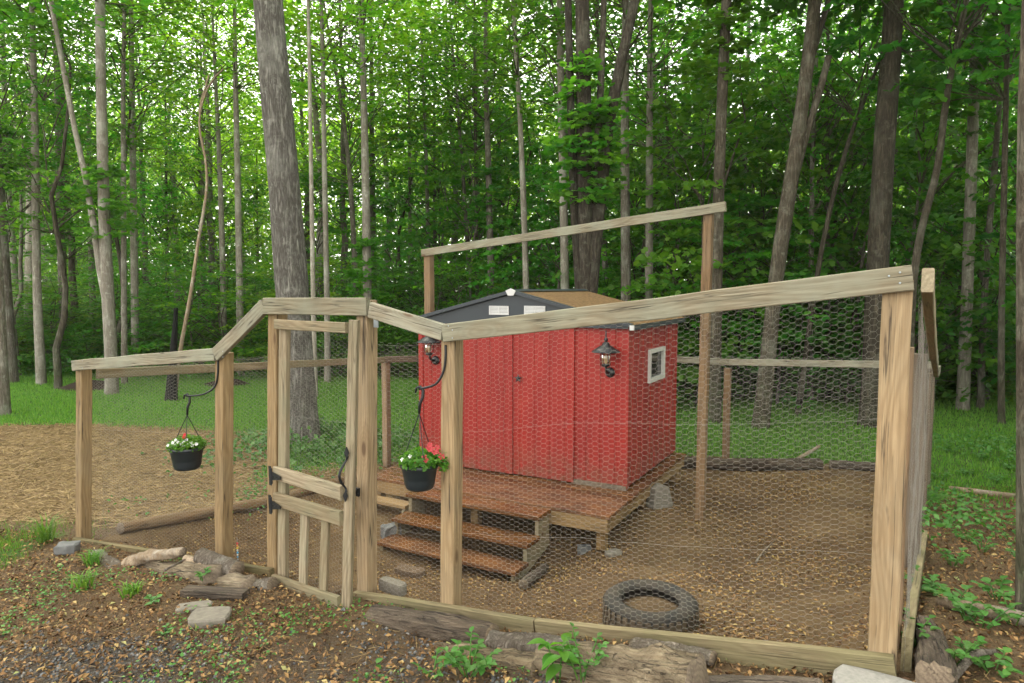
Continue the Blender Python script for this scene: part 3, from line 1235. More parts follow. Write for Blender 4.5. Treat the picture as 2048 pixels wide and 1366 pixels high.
shed = thing('red_coop_shed', CW, 'red ribbed metal coop shed with dark gable and white vents', 'shed')


def spart(mb, name, mat, parent=shed, smooth=False):
    """mb holds (a, b, z) shed coordinates"""
    base = np.array(parent.location) if parent.type == 'EMPTY' else np.zeros(3)
    off = np.array(CW) - (np.array(shed.location))
    v = [tuple(SA * p[0] + SB * p[1] + np.array((0, 0, p[2])) + off) for p in mb.v]
    mb.v = [tuple(map(float, q)) for q in v]
    return mb.obj(name, mat, parent, smooth=smooth)


def ribbed(mb, a0, a1, z0, z1, b, rib=.165, depth=.009, axis='a', phase=0.0, out=-1):
    """ribbed sheet between a0..a1 at b (axis a) or along b at a (axis b)"""
    xs = [(a0, 0)]
    x = a0 + phase
    while x + .05 < a1 - .005:
        if x > a0 + .01:
            xs += [(x, 0), (x + .008, depth), (x + .036, depth), (x + .044, 0)]
        x += rib
    xs.append((a1, 0))
    vs, fs = [], []
    for (p, d) in xs:
        for z in (z0, z1):
            vs.append((p, b - out * d, z) if axis == 'a' else (b - out * d, p, z))
    for i in range(len(xs) - 1):
        fs.append((2 * i, 2 * i + 2, 2 * i + 3, 2 * i + 1))
    mb.add(vs, fs)


W_ = SHW
dl, dr = .62, W_ - .55          # the pair of sliding doors
m = MB(); ribbed(m, 0.0, .62, .03, EAVE, 0, phase=.1); spart(m, 'front_panel', 'red')
m = MB(); ribbed(m, W_ - .60, W_, .03, EAVE, 0, phase=.06); spart(m, 'front_panel', 'red')
mid = (dl + dr) / 2
for a0, a1, bb in ((dl - .02, mid + .01, -.028), (mid - .02, dr + .02, -.05)):
    m = MB(); ribbed(m, a0, a1, .015, EAVE - .03, bb, rib=.185, phase=.07, depth=.008)
    m.add([(a0, bb, .015), (a0, bb + .024, .015), (a0, bb + .024, EAVE - .03), (a0, bb, EAVE - .03)], [(0, 1, 2, 3)])
    m.add([(a1, bb, .015), (a1, bb + .024, .015), (a1, bb + .024, EAVE - .03), (a1, bb, EAVE - .03)], [(3, 2, 1, 0)])
    spart(m, 'sliding_door', 'red')
m = MB(); m.box(dl - .05, dr + .05, -.055, 0.0, EAVE - .03, EAVE + .02); spart(m, 'door_track', 'red')
# corner trims
for a0, a1 in ((-.012, .05), (W_ - .05, W_ + .012)):
    m = MB(); m.box(a0, a1, -.012, .045, .02, EAVE); spart(m, 'corner_trim', 'red')
m = MB()
m.box(0.0, .62, -.018, -.001, .0, .05)
m.box(W_ - .6, W_, -.018, -.001, .0, .05)
spart(m, 'base_rail', 'oldpost')
# window opening in the right wall
wb0, wb1, wz0, wz1 = .52, .90, .86, 1.36


def wall_pt_b(px, py):
    p = on_plane(px, py, CW, SA)
    q = p - np.array(CW)
    return float(np.dot(q, SB)), float(q[2])


(b0, zt_), (b1, zt2) = wall_pt_b(1295.5, 700), wall_pt_b(1326, 692)
(b0b, zb_), (b1b, zb2) = wall_pt_b(1295.5, 768), wall_pt_b(1326, 753)
wb0, wb1, wz0, wz1 = (b0 + b0b) / 2, (b1 + b1b) / 2, (zb_ + zb2) / 2, (zt_ + zt2) / 2
for (s0, s1, z0, z1, ph) in ((.045, wb0 + .02, .03, EAVE, .09), (wb1 - .02, SHD, .03, EAVE, .05), (wb0 + .02, wb1 - .02, .03, wz0 + .02, .07), (wb0 + .02, wb1 - .02, wz1 - .02, EAVE, .07)):
    m = MB(); ribbed(m, s0, s1, z0, z1, 0.0, rib=.17, axis='b', phase=ph, depth=.008); spart(m, 'side_panel', 'red')
m = MB(); ribbed(m, 0, SHD, .03, EAVE, W_, axis='b', phase=.05, out=1); spart(m, 'side_panel', 'red')
m = MB(); ribbed(m, 0, W_, .03, EAVE, SHD, out=1); spart(m, 'back_panel', 'red')
wf = MB()
fw = .045
wf.box(-.03, .01, wb0, wb1, wz1 - fw, wz1)
wf.box(-.03, .01, wb0, wb1, wz0, wz0 + fw)
wf.box(-.029, .01, wb0, wb0 + fw, wz0 + fw, wz1 - fw)
wf.box(-.029, .01, wb1 - fw, wb1, wz0 + fw, wz1 - fw)
win = spart(wf, 'window', 'whitewood')
m = MB(); m.add([(.012, wb0 + .01, wz0 + .01), (.012, wb1 - .01, wz0 + .01), (.012, wb1 - .01, wz1 - .01), (.012, wb0 + .01, wz1 - .01)], [(0, 1, 2, 3)])
gl = spart(m, 'pane', 'glassdark', shed)
gl.parent = win
m = MB(); m.box(.002, .009, (wb0 + wb1) / 2 + .02, (wb0 + wb1) / 2 + .05, wz0 + fw, wz0 + .24)
# gable and roof
OV = .07
pk = W_ / 2
m = MB()
gz0 = EAVE - .02
m.add([(-.02, -.056 - .006, gz0), (W_ + .02, -.062, gz0), (W_ + .02, -.062, EAVE + .03), (pk, -.062, PEAK - .02), (-.02, -.062, EAVE + .03)],
      [(0, 1, 2, 3, 4)])
m.add([(-.02, SHD + .012, gz0), (W_ + .02, SHD + .012, gz0), (W_ + .02, SHD + .012, EAVE + .03), (pk, SHD + .012, PEAK - .02), (-.02, SHD + .012, EAVE + .03)],
      [(4, 3, 2, 1, 0)])
spart(m, 'gable', 'slate')
for k in range(1, 7):
    if k == 3 or k == 4:
        continue
for sgn, mat in ((-1, 'roof'), (1, 'slate')):
    m = MB()
    e = -OV if sgn < 0 else W_ + OV
    n = 46
    zr = lambda a: PEAK + .012 - (PEAK - EAVE - .02) * abs(a - pk) / (W_ / 2)
    vs, fs = [], []
    for i in range(n + 1):
        b = -.1 + (SHD + .2) * i / n
        hgt = .012 if i % 2 else 0.0
        for a in (pk, (pk + e) / 2, e):
            vs.append((a, b, zr(a) + hgt))
    for i in range(n):
        for k in range(2):
            fs.append((i * 3 + k, i * 3 + k + 1, i * 3 + 3 + k + 1, i * 3 + 3 + k))
    m.add(vs, fs)
    spart(m, 'roof_panel', mat)
    # barge trim and eave trim
    m = MB()
    zt0, zt1 = zr(pk), zr(e)
    m.add([(pk, -.108, zt0 + .02), (e, -.108, zt1 + .02), (e, -.108, zt1 - .02), (pk, -.108, zt0 - .02),
           (pk, -.058, zt0 + .02), (e, -.058, zt1 + .02), (e, -.058, zt1 - .02), (pk, -.058, zt0 - .02)],
          [(0, 1, 2, 3), (0, 4, 5, 1), (3, 2, 6, 7), (7, 6, 5, 4)])
    spart(m, 'barge_trim', 'slate')
    m = MB()
    m.box(min(e, e - sgn * .02), max(e, e - sgn * .02), -.105, SHD + .1, zt1 - .05, zt1 + .004)
    spart(m, 'eave_trim', 'slate')
m = MB()
m.add([(pk - .07, -.1, zr(pk - .07) + .02), (pk, -.1, zr(pk) + .026), (pk + .07, -.1, zr(pk + .07) + .02), (pk - .07, SHD + .1, zr(pk - .07) + .02), (pk, SHD + .1, zr(pk) + .026), (pk + .07, SHD + .1, zr(pk + .07) + .02)],
      [(0, 1, 4, 3), (1, 2, 5, 4)])
spart(m, 'ridge_cap', 'slate')
m = MB()
zz = zr(pk)
m.add([(pk - .065, -.116, zz + .008), (pk, -.116, zz + .034), (pk + .065, -.116, zz + .008), (pk + .035, -.116, zz - .045), (pk - .035, -.116, zz - .045),
       (pk - .065, -.109, zz + .008), (pk, -.1, zz + .034), (pk + .065, -.109, zz + .008), (pk + .035, -.109, zz - .045), (pk - .035, -.109, zz - .045)],
      [(0, 1, 2, 3, 4), (0, 5, 6, 1), (1, 6, 7, 2), (2, 7, 8, 3), (4, 3, 8, 9), (0, 4, 9, 5)])
spart(m, 'ridge_end_cap', 'white')
m = MB()
m.box(-OV - .024, -OV + .02, -.113, -.085, zr(-OV) - .045, zr(-OV) + .004)
spart(m, 'eave_end_cap', 'white')


def front_pt(px, py, b=-.062):
    p = on_plane(px, py, np.array(CW) + SB * b, SB)
    q = p - np.array(CW)
    return float(np.dot(q, SA)), float(q[2])


for (xa, xb) in ((979, 1018), (1049, 1091)):
    a1, z1 = front_pt(xa, 611.5)
    a0, z0 = front_pt(xb, 630)
    f = .012
    m = MB()
    m.box(a0, a1, -.074, -.0635, z1 - f, z1)
    m.box(a0, a1, -.074, -.0635, z0, z0 + f)
    m.box(a0, a0 + f, -.0738, -.0635, z0 + f, z1 - f)
    m.box(a1 - f, a1, -.0738, -.0635, z0 + f, z1 - f)
    am = (a0 + a1) / 2
    m.box(am - .004, am + .004, -.0725, -.0635, z0 + f, z1 - f)
    v = spart(m, 'vent', 'white')
    for k in range(5):
        zc = z0 + f + (z1 - z0 - 2 * f) * (k + .5) / 5
        m = MB()
        m.add([(a0 + f, -.066, zc + .006), (a1 - f, -.066, zc + .006), (a1 - f, -.0725, zc - .006), (a0 + f, -.0725, zc - .006)], [(0, 1, 2, 3)])
        s_ = spart(m, 'louvre', 'white')
        s_.parent = v
# star ornament / latch on the doors
a_, z_ = front_pt(1036, 757, -.06)
m = MB()
m.lathe([(.0001, .012), (.014, .008), (.016, 0)], 12)
st_ = []
for k in range(10):
    r_k = .055 if k % 2 == 0 else .022
    st_.append((r_k * math.sin(2 * PI * k / 10), r_k * math.cos(2 * PI * k / 10), 0))
m.add(st_ + [(0, 0, .014)], [(k, (k + 1) % 10, 10) for k in range(10)])
m.v = [(a_ + p[0], -.058 - p[2], z_ + p[1]) for p in m.v]
spart(m, 'door_star', 'black')

# deck
DF, DBK, DA0, DA1 = -.86, SHD + .04, -.13, SHW + .14
deck = thing('shed_deck', sw(DA0, DF, -.035), 'low wet brown plank deck that carries the red coop', 'deck')


def dbeam(name, p0, p1, w, t, mat, parent, up=(0, 0, 1), **kw):
    return beam(name, sw(*p0), sw(*p1), w, t, mat, parent, up=up, **kw)


nb = 20
pw = (DBK - DF) / nb
for k in range(nb):
    b = DF + pw * (k + .5)
    dbeam('plank', (DA0, b, -.019 + random.uniform(-.002, .002)), (DA1 + random.uniform(-.015, .01), b, -.019), .034, pw - .007, 'stain', deck, ch=.004)
zj = -.036 - .07
dbeam('rim_joist', (DA0 + .02, DF + .03, zj), (DA1 - .02, DF + .03, zj), .138, .038, 'deckedge', deck)
dbeam('rim_joist', (DA0 + .02, DBK - .03, zj), (DA1 - .02, DBK - .03, zj), .138, .038, 'deckedge', deck)
for a in (DA0 + .045, (DA0 + DA1) / 2, DA1 - .045):
    dbeam('side_joist', (a, DF + .052, zj), (a, DBK - .052, zj), .138, .038, 'deckedge', deck)
for a in (DA0 + .11, (DA0 + DA1) / 2 + .06, DA1 - .11):
    for b in (DF + .11, (DF + DBK) / 2 - .1, DBK - .12):
        p = sw(a, b, 0)
        g = gz(p[0], p[1])
        wpost('deck_leg', (p[0], p[1], ZD - .04), (p[0], p[1], g + .02), 'deckedge', .089, deck, up=tuple(SB), sink=.0)

# blocks under the legs
def rough_block(name, c, sx, sy, sz_, rz, mat, label, cat, group=None, jit=.12, seed=1, tilt=0.0):
    rng = random.Random(seed)
    m = MB()
    n = 4
    vs, fs = [], []
    ring = []
    for k in range(4):
        for j in range(3):
            t = j / 3
            cs = [(-1, -1), (1, -1), (1, 1), (-1, 1)]
            x = cs[k][0] * (1 - t) + cs[(k + 1) % 4][0] * t
            y = cs[k][1] * (1 - t) + cs[(k + 1) % 4][1] * t
            l = (abs(x) ** 6 + abs(y) ** 6) ** (1 / 6)
            ring.append((x / l, y / l))
    for z, s in ((0, .96), (.12, 1.0), (.85, 1.0), (1.0, .93)):
        for (x, y) in ring:
            vs.append((x * s * sx / 2 * (1 + rng.uniform(-jit, jit) * .5), y * s * sy / 2 * (1 + rng.uniform(-jit, jit) * .5), sz_ * (z + rng.uniform(-jit, jit) * .25 * (z > 0))))
    nr = len(ring)
    for i in range(3):
        for k in range(nr):
            fs.append((i * nr + k, i * nr + (k + 1) % nr, (i + 1) * nr + (k + 1) % nr, (i + 1) * nr + k))
    vs.append((0, 0, sz_ * .99))
    for k in range(nr):
        fs.append((3 * nr + k, 3 * nr + (k + 1) % nr, len(vs) - 1))
    fs.append(tuple(reversed(range(nr))))
    m.add(vs, fs)
    o = m.obj(name, mat, None, c)
    o.rotation_euler = (tilt, 0, rz)
    return tag(o, label, cat, group)


p = sw(DA0 + .02, DF + .08, 0)
rough_block('concrete_chunk', (p[0] + .03, p[1] - .03, gz(p[0], p[1]) - .03),   .15, .11, .06, .5, 'paver', 'broken concrete chunk beside the near deck leg', 'concrete block', seed=2)
p = sw(DA0 + .3, DF + .12, 0)
rough_block('rock', (p[0], p[1], gz(p[0], p[1]) - .03), .13, .1, .085, .2, 'rock', 'small blue grey rock at the foot of the deck leg', 'rock', seed=5, jit=.3)
# splayed concrete pier under the side leg
p = sw(DA0 + .0, (DF + DBK) / 2 + .05, 0)
pg = gz(p[0], p[1])
pier = thing('concrete_pier', (p[0] + .02, p[1], pg - .02), 'splayed hollow concrete pier beside the deck', 'pier')
m = MB()
m.add([(-.15, -.12, 0), (.15, -.12, 0), (.15, .12, 0), (-.15, .12, 0), (-.1, -.09, .24), (.1, -.09, .24), (.1, .09, .24), (-.1, .09, .24)],
      [(0, 3, 2, 1), (4, 5, 6, 7), (0, 1, 5, 4), (1, 2, 6, 5), (2, 3, 7, 6), (3, 0, 4, 7)])
o = m.obj('block', 'paver', pier)
o.rotation_euler = (0, 0, .5)
wpost('post', (pier.location.x, pier.location.y, ZD - .12), (pier.location.x, pier.location.y, pg + .2), 'deckedge', .085, pier, sink=0)

# ------------------------------------------------------------------ STEPS
def steps(name, a0, a1, fr, drops, depth, label, mat='stain', zlast=None, gap=.02):
    t = thing(name, sw((a0 + a1) / 2, fr[-1], ZD * 0 - .7), label, 'steps')
    t.location = Vector(sw((a0 + a1) / 2, fr[-1], 0))
    p = t.location
    t.location.z = gz(p.x, p.y)
    for b, dz in zip(fr, drops):
        beam('tread', sw(a0, b + depth / 2, -dz - .019), sw(a1, b + depth / 2, -dz - .019), .038, depth, mat, t)
    for a in (a0 + .035, a1 - .035):
        pts = []
        zf = gz(*sw(a, fr[-1], 0)[:2]) - ZD
        # stringer profile in (b, z)
        prof = []
        for b, dz in zip(fr, drops):
            prof += [(b + depth - .005, -dz - .0385), (b + .03, -dz - .0385)]
        prof = prof[:]
        low = [(fr[-1] + .03, zf - .02), (fr[-1] + .24, zf - .02), (fr[0] + depth - .005, -drops[0] - .36)]
        outline = prof + low
        m = MB()
        n = len(outline)
        th = .038
        vs = [tuple(SA * (a - th / 2) + SB * q[0] + np.array((0, 0, q[1])) + np.array(CW) - np.array(t.location)) for q in outline]
        vs += [tuple(SA * (a + th / 2) + SB * q[0] + np.array((0, 0, q[1])) + np.array(CW) - np.array(t.location)) for q in outline]
        m.add(vs, [tuple(range(n)), tuple(reversed(range(n, 2 * n)))] + [(k, k + n, (k + 1) % n + n, (k + 1) % n) for k in range(n)])
        m.obj('stringer', 'gate', t)
    return t


def a_on_deckfront(px, py, b=DF, z=ZD):
    p = on_plane(px, py, np.array(CW) + SB * b, SB)
    return float(np.dot(p - np.array(CW), SA))


sa0 = a_on_deckfront(1078, 1026, DF - .27)
sa1 = a_on_deckfront(812, 985, DF - .27)
steps('front_steps', sa0, sa1, (DF - .275, DF - .515, DF - .755), (.02, .215, .385), .27, 'three wet brown timber steps leading up to the coop deck')
sb0, sb1 = sa1 + .07, sa1 + .62
steps('low_side_steps', sb0, sb1, (DF - .20, DF - .42), (.19, .40), .16, 'narrow pair of raw timber steps beside the main coop steps', mat='deckedge')

# ------------------------------------------------------------------ LANTERNS
def lantern(px, py, label):
    a, z = front_pt(px, py, -.13)
    root = thing('wall_lantern', sw(a, -.02, z), label, 'lantern', 'lanterns on the coop front')
    o = np.array(root.location)

    def lp_(q):     # local shed-frame offsets -> root space
        return tuple(SA * q[0] + SB * q[1] + np.array((0, 0, q[2])))
    def part(m, name, mat, smooth=True):
        m.v = [tuple(map(float, lp_(v))) for v in m.v]
        return m.obj(name, mat, root, smooth=smooth)
    m = MB(); m.lathe([(.0001, .03), (.03, .028), (.05, .014), (.055, 0)], 16)
    m.v = [(v[0], -v[2], v[1] - .235) for v in m.v]
    part(m, 'back_plate', 'black')
    m = MB(); m.tube([(0, -.02, -.235), (0, -.075, -.23), (0, -.115, -.2), (0, -.12, -.165)], .012, 8); part(m, 'arm', 'black')
    c = (0, -.13, 0)
    m = MB(); m.lathe([(.025, -.165), (.042, -.155), (.045, -.14), (.04, -.13)], 16, c); part(m, 'lamp_holder', 'black')
    m = MB(); m.lathe([(.038, -.135), (.05, -.11), (.05, -.05), (.035, -.005), (.03, .0)], 16, c); part(m, 'glass_jar', 'jar')
    m = MB(); m.lathe([(.0001, -.035), (.016, -.045), (.024, -.07), (.018, -.1), (.01, -.13)], 12, c); part(m, 'bulb', 'bulb')
    m = MB(); m.lathe([(.146, -.012), (.148, -.004), (.11, .022), (.07, .05), (.045, .06), (.035, .085), (.022, .095), (.0001, .1)], 24, c); part(m, 'shade', 'black')
    m = MB(); m.lathe([(.012, .095), (.022, .112), (.02, .13), (.008, .14), (.006, .21), (.0001, .225)], 10, c); part(m, 'finial', 'black')
    for k in range(4):
        t = k * PI / 2 + .7
        m = MB(); m.tube([(c[0] + .055 * math.cos(t), c[1] + .055 * math.sin(t), -.15), (c[0] + .056 * math.cos(t), c[1] + .056 * math.sin(t), -.01)], .003, 5); part(m, 'guard_wire', 'black')


lantern(1213, 702, 'black barn style wall lantern near the coop window')
lantern(860, 683, 'black barn style wall lantern beside the fence post, bulb showing under its shade')

# ------------------------------------------------------------------ HANGING BASKETS
def basket(post_px, rod_px, hook_px, rim_c, rim_w, pot_bot, bot_w, Yoff, label_b, label_r, flowers, seed, spill=0.0):
    rng = np.random.default_rng(seed)
    # bracket: rod screwed to the post front
    pts = [on_front(x, y, o) for (x, y, o) in rod_px]
    br = MB()
    root = thing('plant_bracket', pts[-1], label_r, 'bracket')
    base = np.array(root.location)
    rp = []
    for i in range(len(pts) - 1):
        for t in np.linspace(0, 1, 5)[:-1]:
            p0 = pts[max(i - 1, 0)]; p1 = pts[i]; p2 = pts[i + 1]; p3 = pts[min(i + 2, len(pts) - 1)]
            rp.append(.5 * ((2 * p1) + (-p0 + p2) * t + (2 * p0 - 5 * p1 + 4 * p2 - p3) * t * t + (-p0 + 3 * p1 - 3 * p2 + p3) * t ** 3))
    rp.append(pts[-1])
    br.tube([p - base for p in rp], .0065, 8)
    br.obj('rod', 'black', root, smooth=True)
    m = MB()
    m.box(-.012, .012, -.004, .004, -.05, .05)
    q = pts[0] + FN * .012
    m.obj('mounting_plate', 'black', root, mtx=root.matrix_basis.inverted() @ frame(q, q - FA, (0, 0, 1)))
    # pot
    off = rod_px[-1][2]
    rim = on_front(*rim_c, off)
    k = np.linalg.norm(on_front(rim_c[0] + 10, rim_c[1], off)[:2] - CAMP[:2])
    depth = rim[1]
    R = rim_w / 2 / FPX * depth
    RB = bot_w / 2 / FPX * depth
    bot = on_front(*pot_bot, off)
    h = rim[2] - bot[2]
    pr = thing('flower_basket', (rim[0], rim[1], bot[2]), label_b, 'hanging basket')
    m = MB()
    m.lathe([(.0001, .004), (RB * .9, .004), (RB, .012), (RB * 1.03, .02), (R * .95, h - .03), (R * 1.0, h - .022), (R * 1.03, h - .018), (R * 1.04, h), (R * .97, h + .002), (R * .93, h - .02), (R * .8, .03)], 32)
    m.obj('pot', 'pot', pr, smooth=True)
    m = MB(); m.lathe([(.0001, h - .02), (R * .6, h - .022), (R * .93, h - .03)], 20); m.obj('soil', 'soilpot', pr)
    hk = np.array(pts[-1]) - np.array(pr.location)
    top = hk + np.array((0, 0, -.02))
    join = hk + np.array((0.0, 0, -.135))
    for t in (2.9, 5.1, .75):
        m = MB(); e = np.array((R * 1.0 * math.cos(t), R * 1.0 * math.sin(t), h - .004))
        m.tube([join, e], .0028, 6)
        m.obj('hanger_strand', 'black', pr)
    m = MB()
    hookp = [hk + np.array((-.02, 0, -.02)), hk + np.array((-.014, 0, .006)), hk + np.array((.006, 0, .014)), hk + np.array((.022, 0, -.008)), hk + np.array((.02, 0, -.045)), hk + np.array((.004, 0, -.08)), join]
    m.tube(hookp, [.005, .007, .008, .009, .009, .009, .007], 8)
    m.obj('hook', 'black', pr, smooth=True)
    # planting
    n = 1500
    a = rng.uniform(0, 2 * PI, n); q = np.sqrt(rng.uniform(0, 1, n))
    pos = np.stack([R * 1.1 * q * np.cos(a), R * 1.1 * q * np.sin(a), h + .008 + .055 * (1 - q ** 2) * rng.uniform(.3, 1.1, n) + .012 * rng.normal(size=n)], 1)
    if spill:
        ns = 160
        sp = np.stack([R * .7 + rng.uniform(0, spill, ns), rng.normal(0, .03, ns) - .03, h + .02 + rng.normal(0, .02, ns)], 1)
        sp[:, 2] -= .25 * np.maximum(0, sp[:, 0] - R)
        pos = np.concatenate([pos, sp])
    nr = rng.normal(size=pos.shape) * .6; nr[:, 2] += 1; nr[:, :2] += pos[:, :2] / R * .5
    v, t = leaf_cloud(pos, nr, rng.uniform(.015, .032, len(pos)), rng)
    obj('foliage', mesh_np('foliage', v, tris=t, mat='leaf_bright'), pr)
    for (fx, fy, fz, mat, sz_) in [(q[0], q[1], q[2] + .012, q[3], q[4] * .7) for q in flowers] + [(q[0] * .6 + rng.normal(0, .12), q[1] * .6 - .2, q[2] + .03, q[3], q[4] * .7) for q in flowers[::2]]:
        m = MB()
        np_ = 5
        ctr = np.array((fx * R, fy * R, h + fz))
        nrm = unit(np.array([[fx * .4, -1.0, .55]]))[0]
        u = unit(np.cross(nrm, (0, 0, 1))[None])[0]
        w2 = np.cross(nrm, u)
        for j in range(np_):
            t0 = 2 * PI * j / np_
            ps = [ctr]
            for da, rr in ((-.55, .75), (-.3, 1.0), (0, 1.05), (.3, 1.0), (.55, .75)):
                ps.append(ctr + (u * math.cos(t0 + da) + w2 * math.sin(t0 + da)) * sz_ * rr + nrm * .006)
            m.add(ps, [(0, 1, 2, 3, 4, 5)])
        m.obj('flower', mat, pr)


rngf = random.Random(4)
fl1 = [(-.75 + .24 * i, -.82 + .12 * rngf.random() + .1 * abs(i - 3) * .3, .012 + .01 * rngf.random(), 'petal_white', .016) for i in range(8)]
fl1 += [(-.45, -.7, .03, 'petal_white', .016), (.2, -.66, .032, 'petal_white', .016), (.02, -.3, .062, 'petal_red', .018), (.1, -.2, .055, 'petal_red', .014), (.55, -.55, .03, 'petal_white', .015)]
basket('mid_l', [(436, 720, .05), (435, 752, .052), (428, 775, .06), (405, 789, .09), (373, 792, .12)], None, (373, 893), 66, (374, 938), 49, 0,
       'black hanging pot of white flowers with a small red bloom', 'black curved iron bracket over the white flowered pot', fl1, 3)
fl2 = [(-.82, -.5, .018, 'petal_white', .016), (-.6, -.75, .012, 'petal_white', .012), (.45, -.75, .02, 'petal_pink', .02), (.7, -.3, .07, 'petal_pink', .024), (.85, -.35, .055, 'petal_pink', .022),
       (1.2, -.3, .03, 'petal_pink', .026), (1.05, -.2, .06, 'petal_pink', .02), (-.05, -.85, .01, 'petal_pink', .012), (.95, -.1, .075, 'petal_pink', .022), (1.28, -.15, .01, 'petal_pink', .022)]
basket('mid_r', [(891, 690, .05), (891, 718, .052), (886, 745, .055), (870, 769, .075), (838, 778, .105)], None, (839, 926), 76, (840, 978), 56, 0,
       'black hanging pot of green foliage with coral flowers spilling over', 'black curved iron bracket over the coral flowered pot', fl2, 8, spill=.09)

# ------------------------------------------------------------------ TYRE
tyc = on_z(1300, 1232, -.52)
tyc = np.array((tyc[0], tyc[1], gz(tyc[0], tyc[1]) - .035))
ty_R = .30
tyre = thing('old_tyre_ring', tyc, 'old dusty tyre lying flat inside the run', 'tyre')
m = MB()
h = .205
m.lathe([(.19, .03), (.2, .0), (.27, .0), (.295, .02), (.302, .05)], 40); m.obj('lower_sidewall', 'tread', tyre, smooth=True)
m = MB(); m.lathe([(.302, h - .05), (.296, h - .02), (.27, h), (.235, h + .006), (.2, h - .005), (.185, h - .02), (.18, h - .035), (.2, h - .05)], 48)
m.obj('sidewall', 'rubber', tyre, smooth=True)
m = MB(); m.lathe([(.2, h - .05), (.25, h - .06), (.272, h / 2), (.25, .05), (.19, .03)], 40); m.obj('inner_liner', 'rubber', tyre, smooth=True)
m = MB()
m.lathe([(.297, .05), (.297, h - .05)], 40)
for k in range(40):
    t = 2 * PI * k / 40
    for z0, z1, sh in ((.03, h / 2 - .008, .0), (h / 2 + .008, h - .03, .07)):
        vs = []
        for (da, r) in ((-.052, .296), (.052, .296), (.052, .306), (-.052, .306)):
            for z in (z0, z1):
                aa = t + da + sh
                vs.append((r * math.cos(aa), r * math.sin(aa), z))
        m.add(vs, [(4, 6, 7, 5), (0, 4, 5, 1), (2, 3, 7, 6), (0, 2, 6, 4), (1, 5, 7, 3)])
m.obj('tread', 'tread', tyre)
m = MB(); m.lathe([(.0001, .15), (.12, .145), (.2, .12), (.26, .08)], 24); m.obj('filling', 'ground', tyre)

# ------------------------------------------------------------------ LOGS
def log(name, pts, rad, mat, label, cat='log', group=None, seed=0, n=22, lump=.12, ends='cutwood', gnarl=0.0, seg=16, squash=1.0):
    rng = np.random.default_rng(seed)
    pts = [np.asarray(p, float) for p in pts]
    base = pts[0].copy()
    t_ = thing(name, base, label, cat, group)
    # resample
    P_, R_ = [], []
    rad = rad if isinstance(rad, (list, tuple)) else [rad] * len(pts)
    for i in range(len(pts) - 1):
        for q in np.linspace(0, 1, seg)[:-1]:
            P_.append(pts[i] * (1 - q) + pts[i + 1] * q - base)
            R_.append(rad[i] * (1 - q) + rad[i + 1] * q)
    P_.append(pts[-1] - base); R_.append(rad[-1])
    P_ = np.array(P_)
    ker = 2
    if len(pts) > 2:
        S = P_.copy()
        for i in range(1, len(P_) - 1):
            S[i] = P_[max(0, i - ker):i + ker + 1].mean(0)
        P_ = S
    vs = []
    u = None
    ends_v = []
    for i, p in enumerate(P_):
        d = P_[min(i + 1, len(P_) - 1)] - P_[max(i - 1, 0)]
        d = d / np.linalg.norm(d)
        if u is None:
            u = np.cross(d, (0, 0, 1)); u /= np.linalg.norm(u)
        u = u - d * np.dot(u, d); u /= np.linalg.norm(u)
        w = np.cross(u, d)
        ring = []
        for k in range(n):
            a = 2 * PI * k / n
            nz = float(vnoise(math.cos(a) * 2 + 5 + seed, math.sin(a) * 2 + i * .2 + seed, 1.3, seed % 9)) - .5
            rdg = float(vnoise(a * 2.9 + seed, i * .09, 1.0, 3 + seed % 5)) - .5
            r = R_[i] * (1 + lump * 2 * nz + gnarl * .35 * (rng.uniform() - .5) + lump * .9 * rdg)
            r *= 1 + .10 * (float(vnoise(a * 4.2 + seed * 2, i * .35, 1.0, 5)) - .5) + .06 * (float(vnoise(a * 9, i * .9 + seed, 1.0, 8)) - .5)
            ring.append(p + u * math.cos(a) * r + w * math.sin(a) * r * squash)
        vs += ring
    vs = np.array(vs)
    k = np.arange(n)
    fs = []
    for i in range(len(P_) - 1):
        for j in range(n):
            fs.append((i * n + j, i * n + (j + 1) % n, (i + 1) * n + (j + 1) % n, (i + 1) * n + j))
    # bark body in a frame with X along the log so grain runs lengthwise
    fr = frame(base, base + (P_[-1] - P_[0]))
    inv = np.array(fr.to_3x3().inverted())
    lv = vs @ inv.T
    me = mesh_np('bark', lv, quads=fs, mat=mat, smooth=True)
    o = obj('bark', me, t_, mtx=fr.to_3x3().to_4x4())
    for (st, flip) in ((0, True), ((len(P_) - 1) * n, False)):
        ring = lv[st:st + n]
        ctr = ring.mean(0) + np.array(((-.012 if flip else .012), 0, 0))
        inner = ctr + (ring - ring.mean(0)) * .8
        ev = np.concatenate([ring, inner, [ctr]])
        ef = [(j, (j + 1) % n, n + (j + 1) % n, n + j) for j in range(n)]
        et = [(n + j, n + (j + 1) % n, 2 * n) for j in range(n)]
        if flip:
            ef = [f[::-1] for f in ef]; et = [f[::-1] for f in et]
        obj('cut_end', mesh_np('cut_end', ev, quads=ef, tris=et, mat=ends), t_, mtx=fr.to_3x3().to_4x4())
    return t_


def gp(px, py, up=0.0):
    p = on_ground(px, py)
    return p + np.array((0, 0, up))


def fo_(px, py, off):          # point in a plane parallel to the front fence, off metres outside it
    return on_front(px, py, off)


